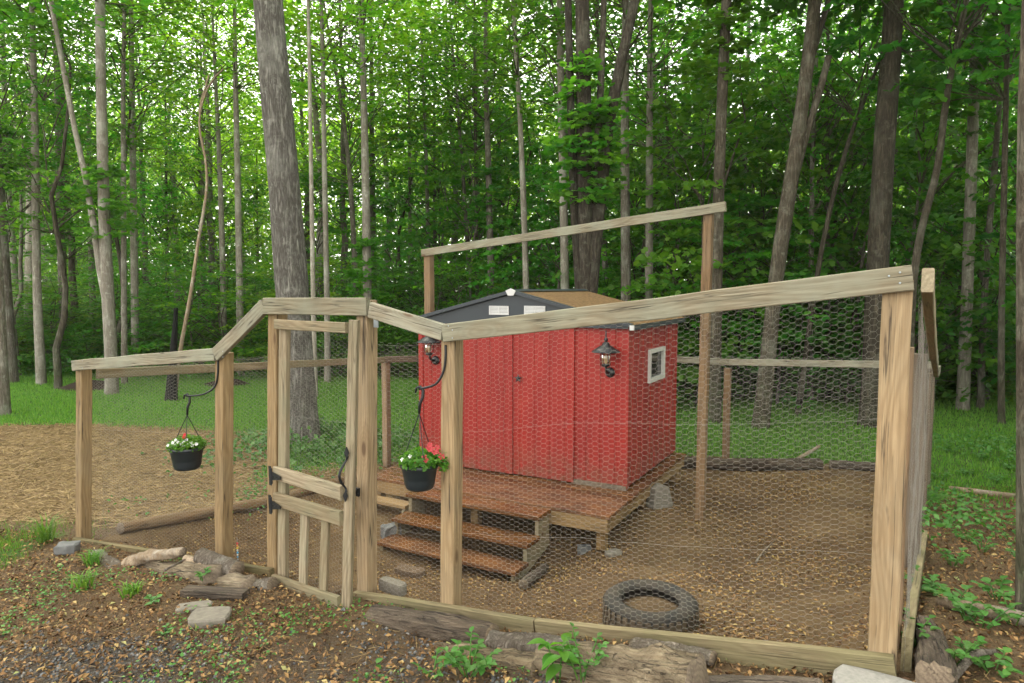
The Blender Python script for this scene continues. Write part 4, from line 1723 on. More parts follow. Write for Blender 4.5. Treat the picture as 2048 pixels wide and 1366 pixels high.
# right hand pile along the kick board
# nail heads on the top rails
for (px, py) in ((1800, 545), (1800, 566), (1778, 552), (905, 660), (905, 676), (897, 652), (722, 604), (722, 622), (545, 602), (545, 622), (446, 703), (446, 714), (165, 722), (165, 736)):
    m = MB()
    m.lathe([(.0001, .003), (.0035, .0025), (.0042, 0)], 8)
    m.v = [(p[0], p[1], p[2]) for p in m.v]
    q = on_front(px, py, OUT + .0195)
    m.obj('nail_head', 'zinc', fence, mtx=fence.matrix_basis.inverted() @ (Matrix.Translation(Vector(q)) @ Vector(-FN).to_track_quat('Z', 'Y').to_matrix().to_4x4()))
log('weathered_log', [fo_(748, 1238, .19), fo_(870, 1256, .2), fo_(985, 1280, .22)], [.078, .08, .072], 'darklog',
    'dark cracked log lying against the board beside the gate', seed=3, lump=.16)
log('flaking_log', [fo_(872, 1318, .36), fo_(980, 1330, .38), fo_(1082, 1345, .4)], [.072, .078, .08], 'rotten',
    'pale flaking log between the two leafy green weeds', seed=9, lump=.22, gnarl=.12)
log('mossy_log', [fo_(985, 1288, .24), fo_(1090, 1302, .26), fo_(1180, 1316, .28)], [.06, .068, .07], 'log_bark',
    'dark barky log wedged behind the pale flaking log', seed=12, lump=.2)
log('rotten_log', [fo_(1092, 1336, .36), fo_(1240, 1350, .4), fo_(1392, 1376, .44)], [.098, .118, .112], 'rotten',
    'thick bleached rotten log in front of the tyre', seed=15, lump=.26, gnarl=.14)
log('bark_slab', [fo_(1268, 1288, .13), fo_(1350, 1302, .135), fo_(1424, 1316, .14)], [.045, .048, .045], 'log_bark',
    'short grey bark slab laid on the board above the rotten log', seed=18, lump=.2, squash=.55)
log('split_log', [fo_(1402, 1372, .3), fo_(1520, 1378, .3), fo_(1640, 1384, .28)], [.05, .058, .055], 'darklog',
    'grey split log beside the concrete slab', seed=21, lump=.2, squash=.7)
# left hand pile
log('curved_branch', [fo_(232, 1152, .30), fo_(258, 1128, .27), fo_(300, 1112, .25), fo_(366, 1104, .2)], [.044, .05, .046, .03], 'deadwood',
    'curved grey branch resting on the log pile by the far corner post', 'branch', seed=31, lump=.15, gnarl=.06)
log('stump_log', [fo_(192, 1112, .2), fo_(235, 1146, .34)], [.055, .07], 'log_bark', 'short barky log slanting down from the corner board', seed=33, lump=.15)
log('bleached_log', [fo_(258, 1142, .22), fo_(340, 1150, .26), fo_(432, 1164, .3)], [.07, .085, .085], 'rotten',
    'long bleached log lying under the curved branch', seed=35, lump=.24, gnarl=.1)
log('round_log', [fo_(402, 1112, .2), fo_(474, 1142, .2)], [.055, .062], 'log_bark', 'short round log laid on top of the pile below the post', seed=37, lump=.1)
log('yellow_log', [fo_(425, 1172, .28), fo_(500, 1177, .27)], [.07, .075], 'rotten', 'thick yellowish log section beside the gate hinge post', seed=39, lump=.2, gnarl=.1)
log('cut_log', [fo_(498, 1178, .22), fo_(546, 1170, .2)], [.055, .05], 'log_bark', 'small log with round cut end facing the gate', seed=41, lump=.08)
log('thin_stick', [fo_(330, 1140, .36), fo_(368, 1120, .33)], [.008, .006], 'log_bark', 'thin bare stick leaning on the bleached log', 'stick', seed=43)
log('small_branch', [fo_(372, 1118, .22), fo_(408, 1132, .24)], [.028, .03], 'deadwood', 'stubby pale branch between curved branch and round log', 'branch', seed=44)
# inside the run
log('floor_log', [gp(1046, 1178, .035), gp(1090, 1140, .03)], [.045, .04], 'darklog', 'small split log on the ground beside the main steps', seed=51)
log('edge_log', [gp(1350, 934, .06), gp(1480, 940, .07), gp(1640, 938, .07)], [.075, .09, .08], 'darklog', 'long dark log along the far fence behind the coop', seed=53, lump=.2)
log('edge_log', [gp(1660, 936, .05), gp(1790, 944, .05)], [.06, .065], 'darklog', 'short dark log lying near the far corner of the run', seed=54, lump=.2)
log('bare_branch', [gp(1596, 928, .08), gp(1638, 908, .12)], [.03, .02], 'deadwood', 'pale bare branch propped on the long dark log', 'branch', seed=55)
la, lb_ = (LC2[0] + .14, LC2[1] + .16), (LB2[0] - .1, LB2[1] - .5)
log('border_log', [(la[0], la[1], gz(*la) + .05), ((la[0] + lb_[0]) / 2, (la[1] + lb_[1]) / 2, gz((la[0] + lb_[0]) / 2, (la[1] + lb_[1]) / 2) + .05), (lb_[0], lb_[1], gz(*lb_) + .05)],
    [.05, .055, .05], 'tall', 'long brown log bordering the run along its straw side', seed=57, lump=.14)
if False:
    log('short_border_log', [gp(345, 1045, .05), gp(412, 1012, .05)], [.055, .05], 'log_bark', 'short grey log lying beside the brown border log', seed=58)
# beyond the corner post
log('rooty_log', [gp(1846, 1262, .03), gp(1868, 1310, .04), gp(1872, 1385, .05)], [.04, .058, .062], 'darklog', 'knobbly brown root log beside the concrete slab', seed=61, lump=.25, gnarl=.1)
log('peeled_pole', [gp(1880, 1214, .025), gp(1960, 1232, .03), gp(2070, 1256, .03)], [.028, .034, .036], 'deadwood', 'near peeled orange pole lying among weeds and leaf litter', 'pole', seed=63, ends='deadwood')
log('peeled_pole', [gp(1900, 982, .03), gp(2070, 1004, .03)], [.03, .035], 'deadwood', 'farther peeled orange pole lying at the edge of the grass', 'pole', seed=64, ends='deadwood')
log('fallen_stick', [gp(1905, 1366, .02), gp(1950, 1330, .05), gp(1990, 1322, .04)], [.016, .014, .01], 'log_bark', 'dark fallen stick curving through weeds by the root log', 'stick', seed=65)
log('pale_twig', [gp(1512, 1126, .012), gp(1528, 1105, .02), gp(1548, 1084, .012)], [.008, .007, .004], 'deadwood', 'pale forked twig on the bare floor of the run', 'twig', seed=66)

# slabs and pavers
c = fo_(1758, 1352, .17)
c[2] = gz(c[0], c[1])
rough_block('concrete_slab', (c[0], c[1] + .0, c[2] - .03), .31, .17, .08, math.atan2(-FA[1], -FA[0]), 'concrete', 'pale concrete slab at the foot of the big corner post', 'slab', jit=.03, seed=3, tilt=.0)
c = gp(420, 1243)
rough_block('paver', (c[0], c[1], c[2] - .02), .22, .17, .07, .18, 'paver', 'nearer thick grey paver with a stepped edge outside the gate', 'paver', jit=.06, seed=6)
c = gp(388, 1216)
rough_block('paver', (c[0], c[1], c[2] - .03), .2, .1, .05, .3, 'paver', 'thin grey paver half buried behind the thick one', 'paver', jit=.06, seed=7)
c = gp(434, 1192)
beam('old_plank', (c[0] - .21, c[1] + .02, c[2] + .02), (c[0] + .2, c[1] - .05, c[2] + .03), .045, .09, 'darklog', None)
tag(bpy.data.objects['old_plank'], 'short dark plank lying below the yellowish log', 'plank')
c = gp(780, 1192)
rough_block('white_block', (c[0], c[1] + .1, c[2] - .02), .2, .07, .07, .3 - .9, 'paver', 'greyish block behind the board next to the gate post', 'block', jit=.05, seed=8)
c = gp(782, 1078)
rough_block('rock', (c[0], c[1] + .05, c[2] - .03), .2, .16, .17, .5, 'rock', 'large grey rock under the narrow side steps', 'rock', jit=.35, seed=9)
c = gp(820, 1150)
rough_block('flat_stone', (c[0], c[1], c[2] - .04), .3, .14, .1, -.5, 'darkstone', 'flat brown stone tilted below the lowest step', 'stone', jit=.2, seed=10)
c = gp(212, 1098)
rough_block('rock', (c[0] - .3, c[1], c[2] - .03), .16, .12, .08, .1, 'rock', 'grey stone at the foot of the far corner post', 'rock', jit=.3, seed=13)
# bead string hanging beside the post
bt = on_front(474, 1072, -.06)
bead = thing('bead_toy', (bt[0], bt[1], bt[2] - .19), 'small string of coloured beads hanging on the wire beside a post', 'toy')
bead.scale = (.75, .75, .75)
cols = [('petal_red', .011), ('bead_orange', .01), ('bead_yellow', .011), ('petal_white', .009), ('bead_blue', .011), ('petal_white', .009), ('bead_blue', .009), ('zinc', .008)]
M['bead_orange'] = m_plain('orange_bead', (.6, .2, .03), .4)
M['bead_yellow'] = m_plain('yellow_bead', (.62, .45, .05), .4)
M['bead_blue'] = m_plain('blue_bead', (.06, .3, .5), .4)
for i, (mt, r) in enumerate(cols):
    m = MB(); m.lathe([(.0001, -r), (r * .7, -r * .7), (r, 0), (r * .7, r * .7), (.0001, r)], 10, (0, 0, .18 - i * .022)); m.obj('bead', mt, bead, smooth=True)
m = MB(); m.tube([(0, 0, .0), (0, 0, .24)], .0015, 5); m.obj('string', 'zinc', bead)

# ------------------------------------------------------------------ TREES
CR = {}
CR['tall_yel'] = [gen_crown(100 + i, 13, 3.4, 200, 19, .20, 'leaf_yel', crad=.6) for i in range(2)]
CR['tall_mid'] = [gen_crown(110 + i, 13, 3.4, 200, 19, .20, 'leaf_mid', crad=.6) for i in range(2)]
CR['sap_mid'] = [gen_crown(120 + i, 5.0, 2.0, 110, 26, .125, 'leaf_mid', crad=.42, flat=.2) for i in range(2)]
CR['sap_bright'] = [gen_crown(130 + i, 5.0, 2.0, 110, 26, .125, 'leaf_bright', crad=.42, flat=.2) for i in range(2)]
CR['sap_yel'] = [gen_crown(135 + i, 5.0, 2.0, 105, 24, .13, 'leaf_yel', crad=.42, flat=.2) for i in range(1)]
CR['maple_dark'] = [gen_crown(140 + i, 5.6, 2.4, 115, 30, .145, 'leaf_dark', crad=.5, flat=.16, lobed=True) for i in range(2)]
CR['maple_mid'] = [gen_crown(150 + i, 5.6, 2.4, 115, 30, .145, 'leaf_bright', crad=.5, flat=.16, lobed=True) for i in range(2)]
CR['vine'] = [gen_crown(160, 3.4, .75, 46, 16, .19, 'leaf_mid', crad=.3, flat=.5, lobed=True, up=.25)]
CR['bush'] = [gen_crown(170 + i, 1.3, .8, 60, 34, .08, 'leaf_mid', crad=.3, flat=.4) for i in range(2)]
CRH = {'tall_yel': 13, 'tall_mid': 13, 'sap_mid': 5, 'sap_bright': 5, 'sap_yel': 5, 'maple_dark': 5.6, 'maple_mid': 5.6, 'vine': 3.4, 'bush': 1.3}


def add_crown(root, kind, loc, scale, rz, i=0, name='crown'):
    leaf, br = CR[kind][i % len(CR[kind])]
    o = obj(name, leaf, root, loc)
    o.scale = scale
    o.rotation_euler = (0, 0, rz)
    b = obj('branch', br, o)
    return o


def tube_np(pts, rad, n, seed, rough=.07, flare=0.0):
    """trunk verts/quads round a polyline, slightly uneven"""
    pts = np.asarray(pts, float)
    rad = np.asarray(rad, float)
    vs = []
    a = 2 * PI * np.arange(n) / n
    for i in range(len(pts)):
        d = pts[min(i + 1, len(pts) - 1)] - pts[max(i - 1, 0)]
        d = d / np.linalg.norm(d)
        u = np.cross(d, (0, 1, 0)); u /= np.linalg.norm(u)
        w = np.cross(u, d)
        hgt = pts[i][2] - pts[0][2]
        nz = vnoise(np.cos(a) * 1.6 + 9 + seed, np.sin(a) * 1.6 + hgt * .7 + seed * 3, 1.2, seed % 13) - .5
        fl = flare * math.exp(-max(hgt, 0) / .32)
        lob = 1 + fl * (1 + .45 * np.cos(a * 5 + seed)) + rough * 2 * nz
        r = rad[i] * lob
        vs.append(pts[i] + u[None] * (np.cos(a) * r)[:, None] + w[None] * (np.sin(a) * r)[:, None])
    vs = np.concatenate(vs)
    fs = []
    for i in range(len(pts) - 1):
        for k in range(n):
            fs.append((i * n + k, i * n + (k + 1) % n, (i + 1) * n + (k + 1) % n, (i + 1) * n + k))
    return vs, np.array(fs)


def tree(name, label, path, Y, wpx, mat='bark_grey', group=None, crown='tall_mid', H=21, cbase=9.5, cs=1.0, seed=0, n=12,
         forks=(), base_px=None, flare=.35, lowsprays=0, top=None, cat='tree'):
    """path: photo pixels from foot to head along the stem; Y: distance; wpx: stem width in photo pixels"""
    rng = random.Random(seed * 7 + 1)
    pts = [at(px, py, Y) for px, py in path]
    # foot on the ground
    f0 = pts[0]
    g = gz(f0[0], Y)
    d0 = (pts[1] - pts[0]) / max(1e-6, (pts[1] - pts[0])[2])
    foot = pts[0] + d0 * (g - pts[0][2])
    if abs(foot[2] - pts[0][2]) > .25:
        pts = [foot] + pts
    else:
        pts[0] = foot
    base = pts[0].copy()
    hd = pts[-1] - pts[-2]
    hd = hd / np.linalg.norm(hd)
    topz = base[2] + H
    cur = pts[-1]
    if top is None:
        while cur[2] < topz - .1:
            hd = hd * .8 + np.array((rng.uniform(-.05, .05), rng.uniform(-.05, .05), .25))
            hd = hd / np.linalg.norm(hd)
            cur = cur + hd * min(3.0, max(.6, topz - cur[2]))
            pts.append(cur)
    # resample
    P_ = [pts[0]]
    for i in range(len(pts) - 1):
        L = np.linalg.norm(pts[i + 1] - pts[i])
        k = max(2, int(L / .7))
        for q in np.linspace(0, 1, k + 1)[1:]:
            P_.append(pts[i] * (1 - q) + pts[i + 1] * q)
    P_ = np.array(P_)
    S = P_.copy()
    for _ in range(2):
        S[1:-1] = (S[:-2] + 2 * S[1:-1] + S[2:]) / 4
    extra = np.array([S[0] + np.array((0, 0, z)) + (S[1] - S[0]) * 0 for z in (-.25, -.02, .1, .25)])
    extra[:, :2] += ((S[1] - S[0])[:2] / max(1e-6, (S[1] - S[0])[2]))[None] * np.array((-.25, -.02, .1, .25))[:, None]
    P_ = np.concatenate([extra, S[1:]])
    r0 = wpx / 2 / FPX * Y
    hh = np.clip((P_[:, 2] - base[2]) / H, 0, 1)
    rad = r0 * (1.06 - .5 * hh - .5 * hh ** 3)
    if top is not None:
        rad = r0 * np.interp(hh * H, [0, top], [1.05, .35])
    root = thing(name, base, label, cat, group)
    v, f = tube_np(P_ - base, rad, n, seed, flare=flare)
    obj('trunk', mesh_np('trunk', v, quads=f, mat=mat, smooth=True), root)
    for fk in forks:
        fp = np.array([at(px, py, Y) for px, py in fk[0]])
        if len(fk) < 3:
            e = fp[-1] - fp[-2]; e = e / np.linalg.norm(e)
            fp = np.concatenate([fp, [fp[-1] + e * 2.5 + np.array((0, 0, .6)), fp[-1] + e * 4.5 + np.array((0, 0, 2.5))]])
        FP_ = [fp[0]]
        for i in range(len(fp) - 1):
            for q in np.linspace(0, 1, 4)[1:]:
                FP_.append(fp[i] * (1 - q) + fp[i + 1] * q)
        FP_ = np.array(FP_)
        w0 = fk[1] / 2 / FPX * Y
        v, f = tube_np(FP_ - base, np.linspace(w0, w0 * (.45 if len(fk) < 3 else .8), len(FP_)), 10, seed + 5)
        obj('limb', mesh_np('limb', v, quads=f, mat=mat, smooth=True), root)
    if crown:
        # crown set on the stem where the lowest limbs leave it
        zc = base[2] + cbase
        j = int(np.argmin(np.abs(P_[:, 2] - zc)))
        c = P_[j] - base
        sc = (H - cbase + .6) / CRH[crown]
        add_crown(root, crown, c, (cs * rng.uniform(.9, 1.1), cs * rng.uniform(.9, 1.1), sc), rng.uniform(0, 6.28), seed)
    for k in range(lowsprays):
        zc = base[2] + rng.uniform(2.0, 7.0)
        j = int(np.argmin(np.abs(P_[:, 2] - zc)))
        c = P_[j] - base
        o = add_crown(root, 'vine', c, (.8, .8, .5), rng.uniform(0, 6.28), 0, name='foliage')
    return root


G_SLIM = 'slim grey trunks standing in the wood'
# --- distinct trees
tree('large_tree', 'thick grey ridged trunk rising behind the gate', [(606, 890), (598, 780), (588, 640), (576, 480), (563, 320), (549, 150), (537, 0)], 11.0, 62, 'bark_big',
     crown='tall_yel', H=24, cbase=11.5, cs=1.25, seed=1, n=22, flare=.42)
tree('forked_tree', 'pale trunk forking low with one stem leaning away, on the lawn edge', [(224, 790), (222, 700), (216, 600), (210, 480), (205, 330), (202, 160), (200, 0)], 16.6, 22, 'bark_pale',
     crown='tall_mid', H=20, cbase=9, seed=2, forks=[([(219, 640), (200, 540), (186, 440), (170, 350), (150, 260)], 15)], lowsprays=1)
tree('crooked_dead_tree', 'bare crooked tan stem without bark rising from a charred stump', [(350, 790), (357, 715), (372, 640), (385, 570), (396, 480), (408, 420), (416, 370), (412, 310), (397, 265), (398, 225), (412, 180), (425, 160)],
     15.8, 8.5, 'deadwood', crown=None, H=8, seed=3, flare=.1, top=7.5, forks=[([(413, 180), (432, 152), (447, 138)], 4, 1), ([(398, 225), (403, 200), (418, 150)], 4, 1)])
tree('charred_snag', 'black charred stump with a jagged pointed top', [(343, 792), (346, 720), (349, 670), (351, 640), (352, 616)], 15.5, 22, 'char', crown=None, H=2.2, seed=4, flare=.25, top=1.9, cat='stump')
tree('fork_leaner', 'dark leaning tree with a broken fork stub behind the far fence', [(1522, 845), (1535, 720), (1550, 560), (1572, 420), (1592, 300), (1612, 150), (1632, 0)], 12.6, 30, 'bark_brown',
     crown='maple_dark', H=17, cbase=7.5, cs=1.2, seed=5, forks=[([(1578, 400), (1612, 270), (1640, 180), (1658, 112)], 16, 1), ([(1612, 150), (1640, 60), (1664, -20)], 14)], n=14)
tree('dark_straight_tree', 'thick straight brown trunk just behind the big corner post', [(1742, 850), (1750, 640), (1757, 470), (1768, 300), (1780, 130), (1789, 0)], 12.8, 42, 'bark_brown',
     crown='maple_dark', H=19, cbase=8, cs=1.25, seed=6, n=16)
tree('tall_grey_tree', 'grey brown trunk directly behind the tall frame post', [(1430, 835), (1432, 600), (1438, 350), (1446, 150), (1453, 0)], 13.2, 23, 'bark_brown', crown='tall_mid', H=20, cbase=8.5, seed=7, lowsprays=1)
tree('multi_stem_tree', 'dark multi stemmed tree hung with leaves behind the coop roof', [(1172, 830), (1172, 620), (1170, 400), (1167, 200), (1165, 0)], 13.0, 33, 'bark_dark', crown='maple_mid', H=18, cbase=9.5, cs=1.1, seed=8,
     forks=[([(1176, 640), (1196, 430), (1216, 250), (1245, 110), (1272, -10)], 29), ([(1164, 640), (1150, 440), (1142, 240), (1136, 0)], 20), ([(1178, 600), (1190, 380), (1202, 160), (1208, -5)], 17)], n=14, lowsprays=3)
tree('curved_tree', 'dark slender trunk curving sideways beyond the corner post', [(1815, 830), (1822, 620), (1830, 500), (1858, 400), (1880, 330), (1886, 230), (1905, 130), (1930, 20)], 12.2, 15, 'bark_brown', crown='maple_dark', H=13, cbase=6.5, seed=9)
tree('leaning_sapling', 'thin dark sapling leaning strongly between two thick trunks', [(1600, 800), (1640, 500), (1680, 330), (1715, 230), (1745, 165)], 14, 11, 'bark_brown', crown='sap_mid', H=11, cbase=6, seed=10)
tree('edge_tree', 'near dark trunk at the path beside the peeled poles', [(2052, 1330), (2050, 900), (2048, 450), (2052, 0)], 3.15, 30, 'bark_brown', crown='maple_dark', H=9, cbase=4.6, cs=.8, seed=11,)
tree('pale_beech', 'pale blotched trunk beyond the far corner of the run', [(1925, 830), (1932, 640), (1941, 400), (1949, 150), (1955, 0)], 14.2, 21, 'bark_pale', crown='maple_dark', H=18, cbase=7.5, seed=12, lowsprays=1)
tree('two_bend_tree', 'thin trunk with a bend halfway beside the blotched one', [(1960, 832), (1967, 620), (1975, 480), (1990, 330), (2003, 160), (2012, 0)], 14.4, 12, 'bark_grey', crown='sap_mid', H=14, cbase=7, seed=13)
tree('short_dark_tree', 'dark straight trunk standing at the lawn beyond the peeled poles', [(2003, 855), (2002, 700), (2004, 560), (2010, 300), (2016, 0)], 12.6, 12, 'bark_brown', crown='maple_dark', H=13, cbase=6, seed=14)
tree('corner_lawn_tree', 'grey trunk leaning away at the edge of the straw patch', [(6, 822), (0, 700), (-8, 560), (-20, 380), (-36, 150), (-50, 0)], 13.6, 25, 'bark_grey', crown='tall_mid', H=20, cbase=8, seed=15)
# --- slim trunks
slim = [
    ([(26, 768), (14, 600), (4, 440), (-10, 200), (-20, 0)], 18.5, 19, 'bark_grey', 'tall_mid'),
    ([(46, 733), (34, 600), (22, 480), (12, 330), (4, 0)], 24, 15, 'bark_pale', 'tall_mid'),
    ([(58, 733), (62, 500), (63, 300), (66, 0)], 23, 20, 'bark_pale', 'tall_mid'),
    ([(83, 768), (76, 640), (72, 480), (70, 250), (66, 60)], 18.3, 16, 'bark_pale', 'tall_mid'),
    ([(130, 742), (125, 560), (120, 400), (114, 150), (112, 0)], 22, 16, 'bark_grey', 'tall_yel'),
    ([(190, 716), (184, 560), (180, 420), (176, 180), (174, 0)], 27, 12, 'bark_grey', 'tall_mid'),
    ([(249, 765), (248, 560), (247, 350), (246, 120), (250, 0)], 18.6, 11, 'bark_grey', 'tall_yel'),
    ([(271, 748), (269, 560), (266, 350), (262, 0)], 21, 14, 'bark_pale', 'tall_mid'),
    ([(338, 705), (335, 560), (332, 350), (330, 120)], 29, 7, 'bark_brown', 'sap_bright'),
    ([(412, 690), (408, 560), (405, 350), (402, 100)], 30, 10, 'bark_grey', 'tall_yel'),
    ([(449, 722), (445, 500), (438, 300), (428, 100), (424, 0)], 22, 12, 'bark_pale', 'tall_yel'),
    ([(482, 745), (479, 560), (475, 350), (470, 120), (470, 0)], 20.5, 14, 'bark_pale', 'tall_yel'),
    ([(517, 690), (516, 560), (514, 400)], 32, 6, 'bark_brown', 'sap_yel'),
    ([(631, 800), (627, 620), (623, 400), (620, 200), (617, 0)], 16, 10, 'bark_pale', 'tall_yel'),
    ([(655, 770), (654, 600), (650, 400), (646, 150), (643, 0)], 18.5, 12, 'bark_pale', 'tall_yel'),
    ([(714, 720), (712, 590), (705, 420), (692, 260), (672, 140), (650, 30)], 22, 12, 'bark_grey', 'tall_yel'),
    ([(737, 740), (735, 600), (732, 400), (728, 200), (722, 0)], 19, 18, 'bark_pale', 'tall_yel'),
    ([(748, 700), (747, 560), (744, 300), (742, 0)], 27, 13, 'bark_grey', 'tall_yel'),
    ([(822, 690), (820, 500), (819, 300), (817, 100)], 27, 8, 'bark_grey', 'tall_yel'),
    ([(861, 690), (857, 500), (852, 300), (843, 90), (840, 0)], 25, 9, 'bark_grey', 'tall_yel'),
    ([(872, 680), (870, 500), (868, 300), (870, 60)], 28, 8, 'bark_grey', 'tall_yel'),
    ([(946, 680), (936, 500), (926, 350), (912, 170), (900, 40)], 24, 9, 'bark_grey', 'tall_yel'),
    ([(955, 690), (953, 500), (951, 300), (949, 100), (948, 0)], 23, 8, 'bark_brown', 'tall_mid'),
    ([(962, 680), (956, 560), (950, 420)], 26, 8, 'bark_brown', 'sap_mid'),
    ([(982, 700), (981, 500), (976, 300), (970, 130), (972, 0)], 21, 14, 'bark_grey', 'tall_mid'),
    ([(1000, 690), (1001, 500), (1000, 330)], 30, 7, 'bark_brown', 'tall_mid'),
    ([(1056, 720), (1052, 560), (1047, 400), (1040, 220), (1026, 20)], 18, 13, 'bark_pale', 'tall_mid'),
    ([(1132, 740), (1130, 560), (1126, 350), (1121, 150), (1118, 0)], 17, 17, 'bark_pale', 'tall_mid'),
    ([(1212, 740), (1210, 560), (1207, 350)], 19, 12, 'bark_grey', 'tall_mid'),
    ([(1252, 760), (1252, 560), (1250, 350), (1250, 150), (1252, 0)], 15.5, 20, 'bark_grey', 'tall_mid'),
    ([(1296, 760), (1298, 560), (1299, 300), (1301, 0)], 16, 17, 'bark_pale', 'tall_mid'),
    ([(1620, 790), (1621, 640), (1622, 560), (1624, 300)], 15.5, 11, 'bark_grey', 'sap_mid'),
    ([(1655, 780), (1656, 640), (1656, 560), (1655, 300)], 16.5, 9, 'bark_grey', 'sap_mid'),
    ([(1345, 730), (1340, 560), (1338, 330)], 21, 10, 'bark_brown', 'sap_bright'),
    ([(1480, 730), (1484, 560), (1490, 330), (1496, 100), (1500, 0)], 21, 12, 'bark_grey', 'tall_mid'),
    ([(1706, 735), (1705, 560), (1704, 380), (1700, 150)], 21, 9, 'bark_brown', 'sap_mid'),
    ([(1862, 740), (1858, 600), (1850, 420), (1846, 150)], 20, 10, 'bark_grey', 'tall_mid'),
    ([(1895, 735), (1896, 560), (1900, 350)], 22, 9, 'bark_brown', 'sap_mid'),
    ([(1988, 745), (1985, 560), (1980, 380), (1985, 100)], 20, 9, 'bark_grey', 'tall_mid'),
    ([(2034, 760), (2032, 560), (2036, 300), (2040, 60)], 18, 14, 'bark_pale', 'tall_mid'),
]
SLIM_LABELS = [
    'grey trunk curving away near the straw patch beside a pale one', 'slender pale trunk leaning between two thicker grey trunks',
    'thick pale straight trunk of a close pair behind the lawn', 'slimmer pale trunk of the close pair, bowing outward at its foot',
    'grey trunk standing alone between the close pair and the forked pale tree', 'thin grey trunk just behind the forked pale tree',
    'thin grey trunk growing right next to the forked pale tree', 'pale straight trunk beside a thin grey one above the straw side rail',
    'very thin brown stem just behind the charred stump', 'thin grey trunk directly behind the crooked dead stem',
    'pale straight trunk above the post that carries the white flowered pot', 'pale straight trunk seen over the slanting rail beside the gate',
    'very thin brown stem between the slanting rail and the thick ridged trunk', 'thin pale trunk close beside the thick ridged trunk',
    'pale trunk seen through the gate, second beside the thick ridged trunk', 'grey trunk with a sideways sweep above the gate latch post',
    'pale trunk rising straight above the gate latch post', 'grey trunk half hidden behind the pale one above the gate latch post',
    'thin grey trunk between the gate and the tall frame', 'thin grey trunk just beside the frame post behind the coop',
    'thin grey trunk close behind the frame end above the gable', 'slender grey trunk leaning over the dark gable',
    'thin brown straight trunk above the dark gable', 'thin crooked brown stem above the dark gable',
    'grey trunk above the white ridge end of the coop', 'very thin brown stem deep behind the coop ridge',
    'pale curving trunk behind the middle of the crossbeam', 'pale trunk touching the multi stemmed tree behind the coop',
    'grey stem hidden among the multi stemmed tree', 'grey trunk between the multi stemmed tree and a paler spotted one',
    'pale spotted trunk crossing behind the crossbeam', 'thin grey trunk behind the far netting next to the leaning forked tree',
    'thinnest grey trunk behind the far netting', 'thin brown stem among leaves behind the crossbeam end',
    'grey trunk behind the leaning forked tree among maple leaves', 'thin brown stem just beside the thick straight brown trunk',
    'thin grey trunk between the curved dark trunk and the blotched one', 'thin brown stem close to the blotched trunk',
    'thin grey stem behind the trunk with the bend', 'pale trunk beyond the peeled poles at the wood edge']
for i, (path, Y, w, mt, cr) in enumerate(slim):
    H = (13.5 + (i * 37 % 5) * .7) if cr.startswith('tall') else 11 + i % 3
    tree('slim_tree', SLIM_LABELS[i], path, Y, w, mt, G_SLIM, crown=cr, H=H,
         cbase=(6.0 + (i * 13 % 5) * .8) if cr.startswith('tall') else 4.5, cs=.95, seed=20 + i, n=10, flare=.25, lowsprays=(1 if i % 4 == 0 else 0))

# --- unseen trees added to either side so their crowns shade the run
CR['wide'] = [gen_crown(180, 8.0, 5.6, 230, 24, .22, 'leaf_mid', crad=.75)]
CRH['wide'] = 8.0
for i, (X, Y, lab) in enumerate(((7.2, 3.0, 'tall spreading tree standing beyond the peeled poles'), (-6.8, 3.4, 'unseen tree added on the drive side to shade the run'))):
    root = thing('added_shade_tree', (X, Y, gz(X, Y)), lab, 'tree')
    zz_ = np.linspace(-.3, 13, 12)
    v, f = tube_np(np.stack([.02 * zz_, 0 * zz_, zz_], 1), .24 * (1.05 - .8 * zz_ / 14), 12, 300 + i, flare=.35)
    obj('trunk', mesh_np('trunk', v, quads=f, mat='bark_grey', smooth=True), root)
    add_crown(root, 'wide', (0, 0, 6.2), (1.1, 1.1, 1.0), i * 2.0, 0)
# --- deeper wood: fill trees, copies of three stems
protos = []
rf = random.Random(5)
kinds = ['tall_yel', 'tall_mid', 'tall_yel', 'tall_mid']


def stem_mesh(H, r, seed, mat):
    rr = random.Random(seed)
    z = np.linspace(-.3, H, 14)
    P_ = np.stack([np.cumsum([rr.uniform(-.12, .12) for _ in z]), np.cumsum([rr.uniform(-.12, .12) for _ in z]), z], 1)
    P_[:, :2] -= P_[1, :2]
    v, f = tube_np(P_, r * (1.05 - .85 * np.clip(z, 0, H) / H), 8, seed, flare=.25)
    return mesh_np('trunk', v, quads=f, mat=mat, smooth=True)


stems = [stem_mesh(15, .15, 70, 'bark_grey'), stem_mesh(15.5, .18, 71, 'bark_pale'), stem_mesh(14.5, .13, 72, 'bark_brown'), stem_mesh(15, .16, 73, 'bark_grey')]
for i in range(46):
    Y = rf.uniform(23, 40)
    u = -.86 + 1.72 * ((i * .618) % 1.0)
    X = u * Y
    kind = 'tall_yel' if (rf.random() < (.72 if u < .05 else .25)) else 'tall_mid'
    k = i % 4
    root = thing('far_tree', (X, Y, gz(X, Y)), 'distant tall slender tree standing deep in the wood', 'tree', 'distant trees deep in the wood')
    obj('trunk', stems[k], root)
    cb = rf.uniform(3.5, 8.0)
    add_crown(root, kind, (0, 0, cb), (rf.uniform(.8, 1.1), rf.uniform(.8, 1.1), (15.5 - cb) / 13), rf.uniform(0, 6.28), i)

# --- understorey saplings
sapstem = [stem_mesh(6.0, .045, 80, 'bark_brown'), stem_mesh(6.0, .04, 81, 'bark_grey')]


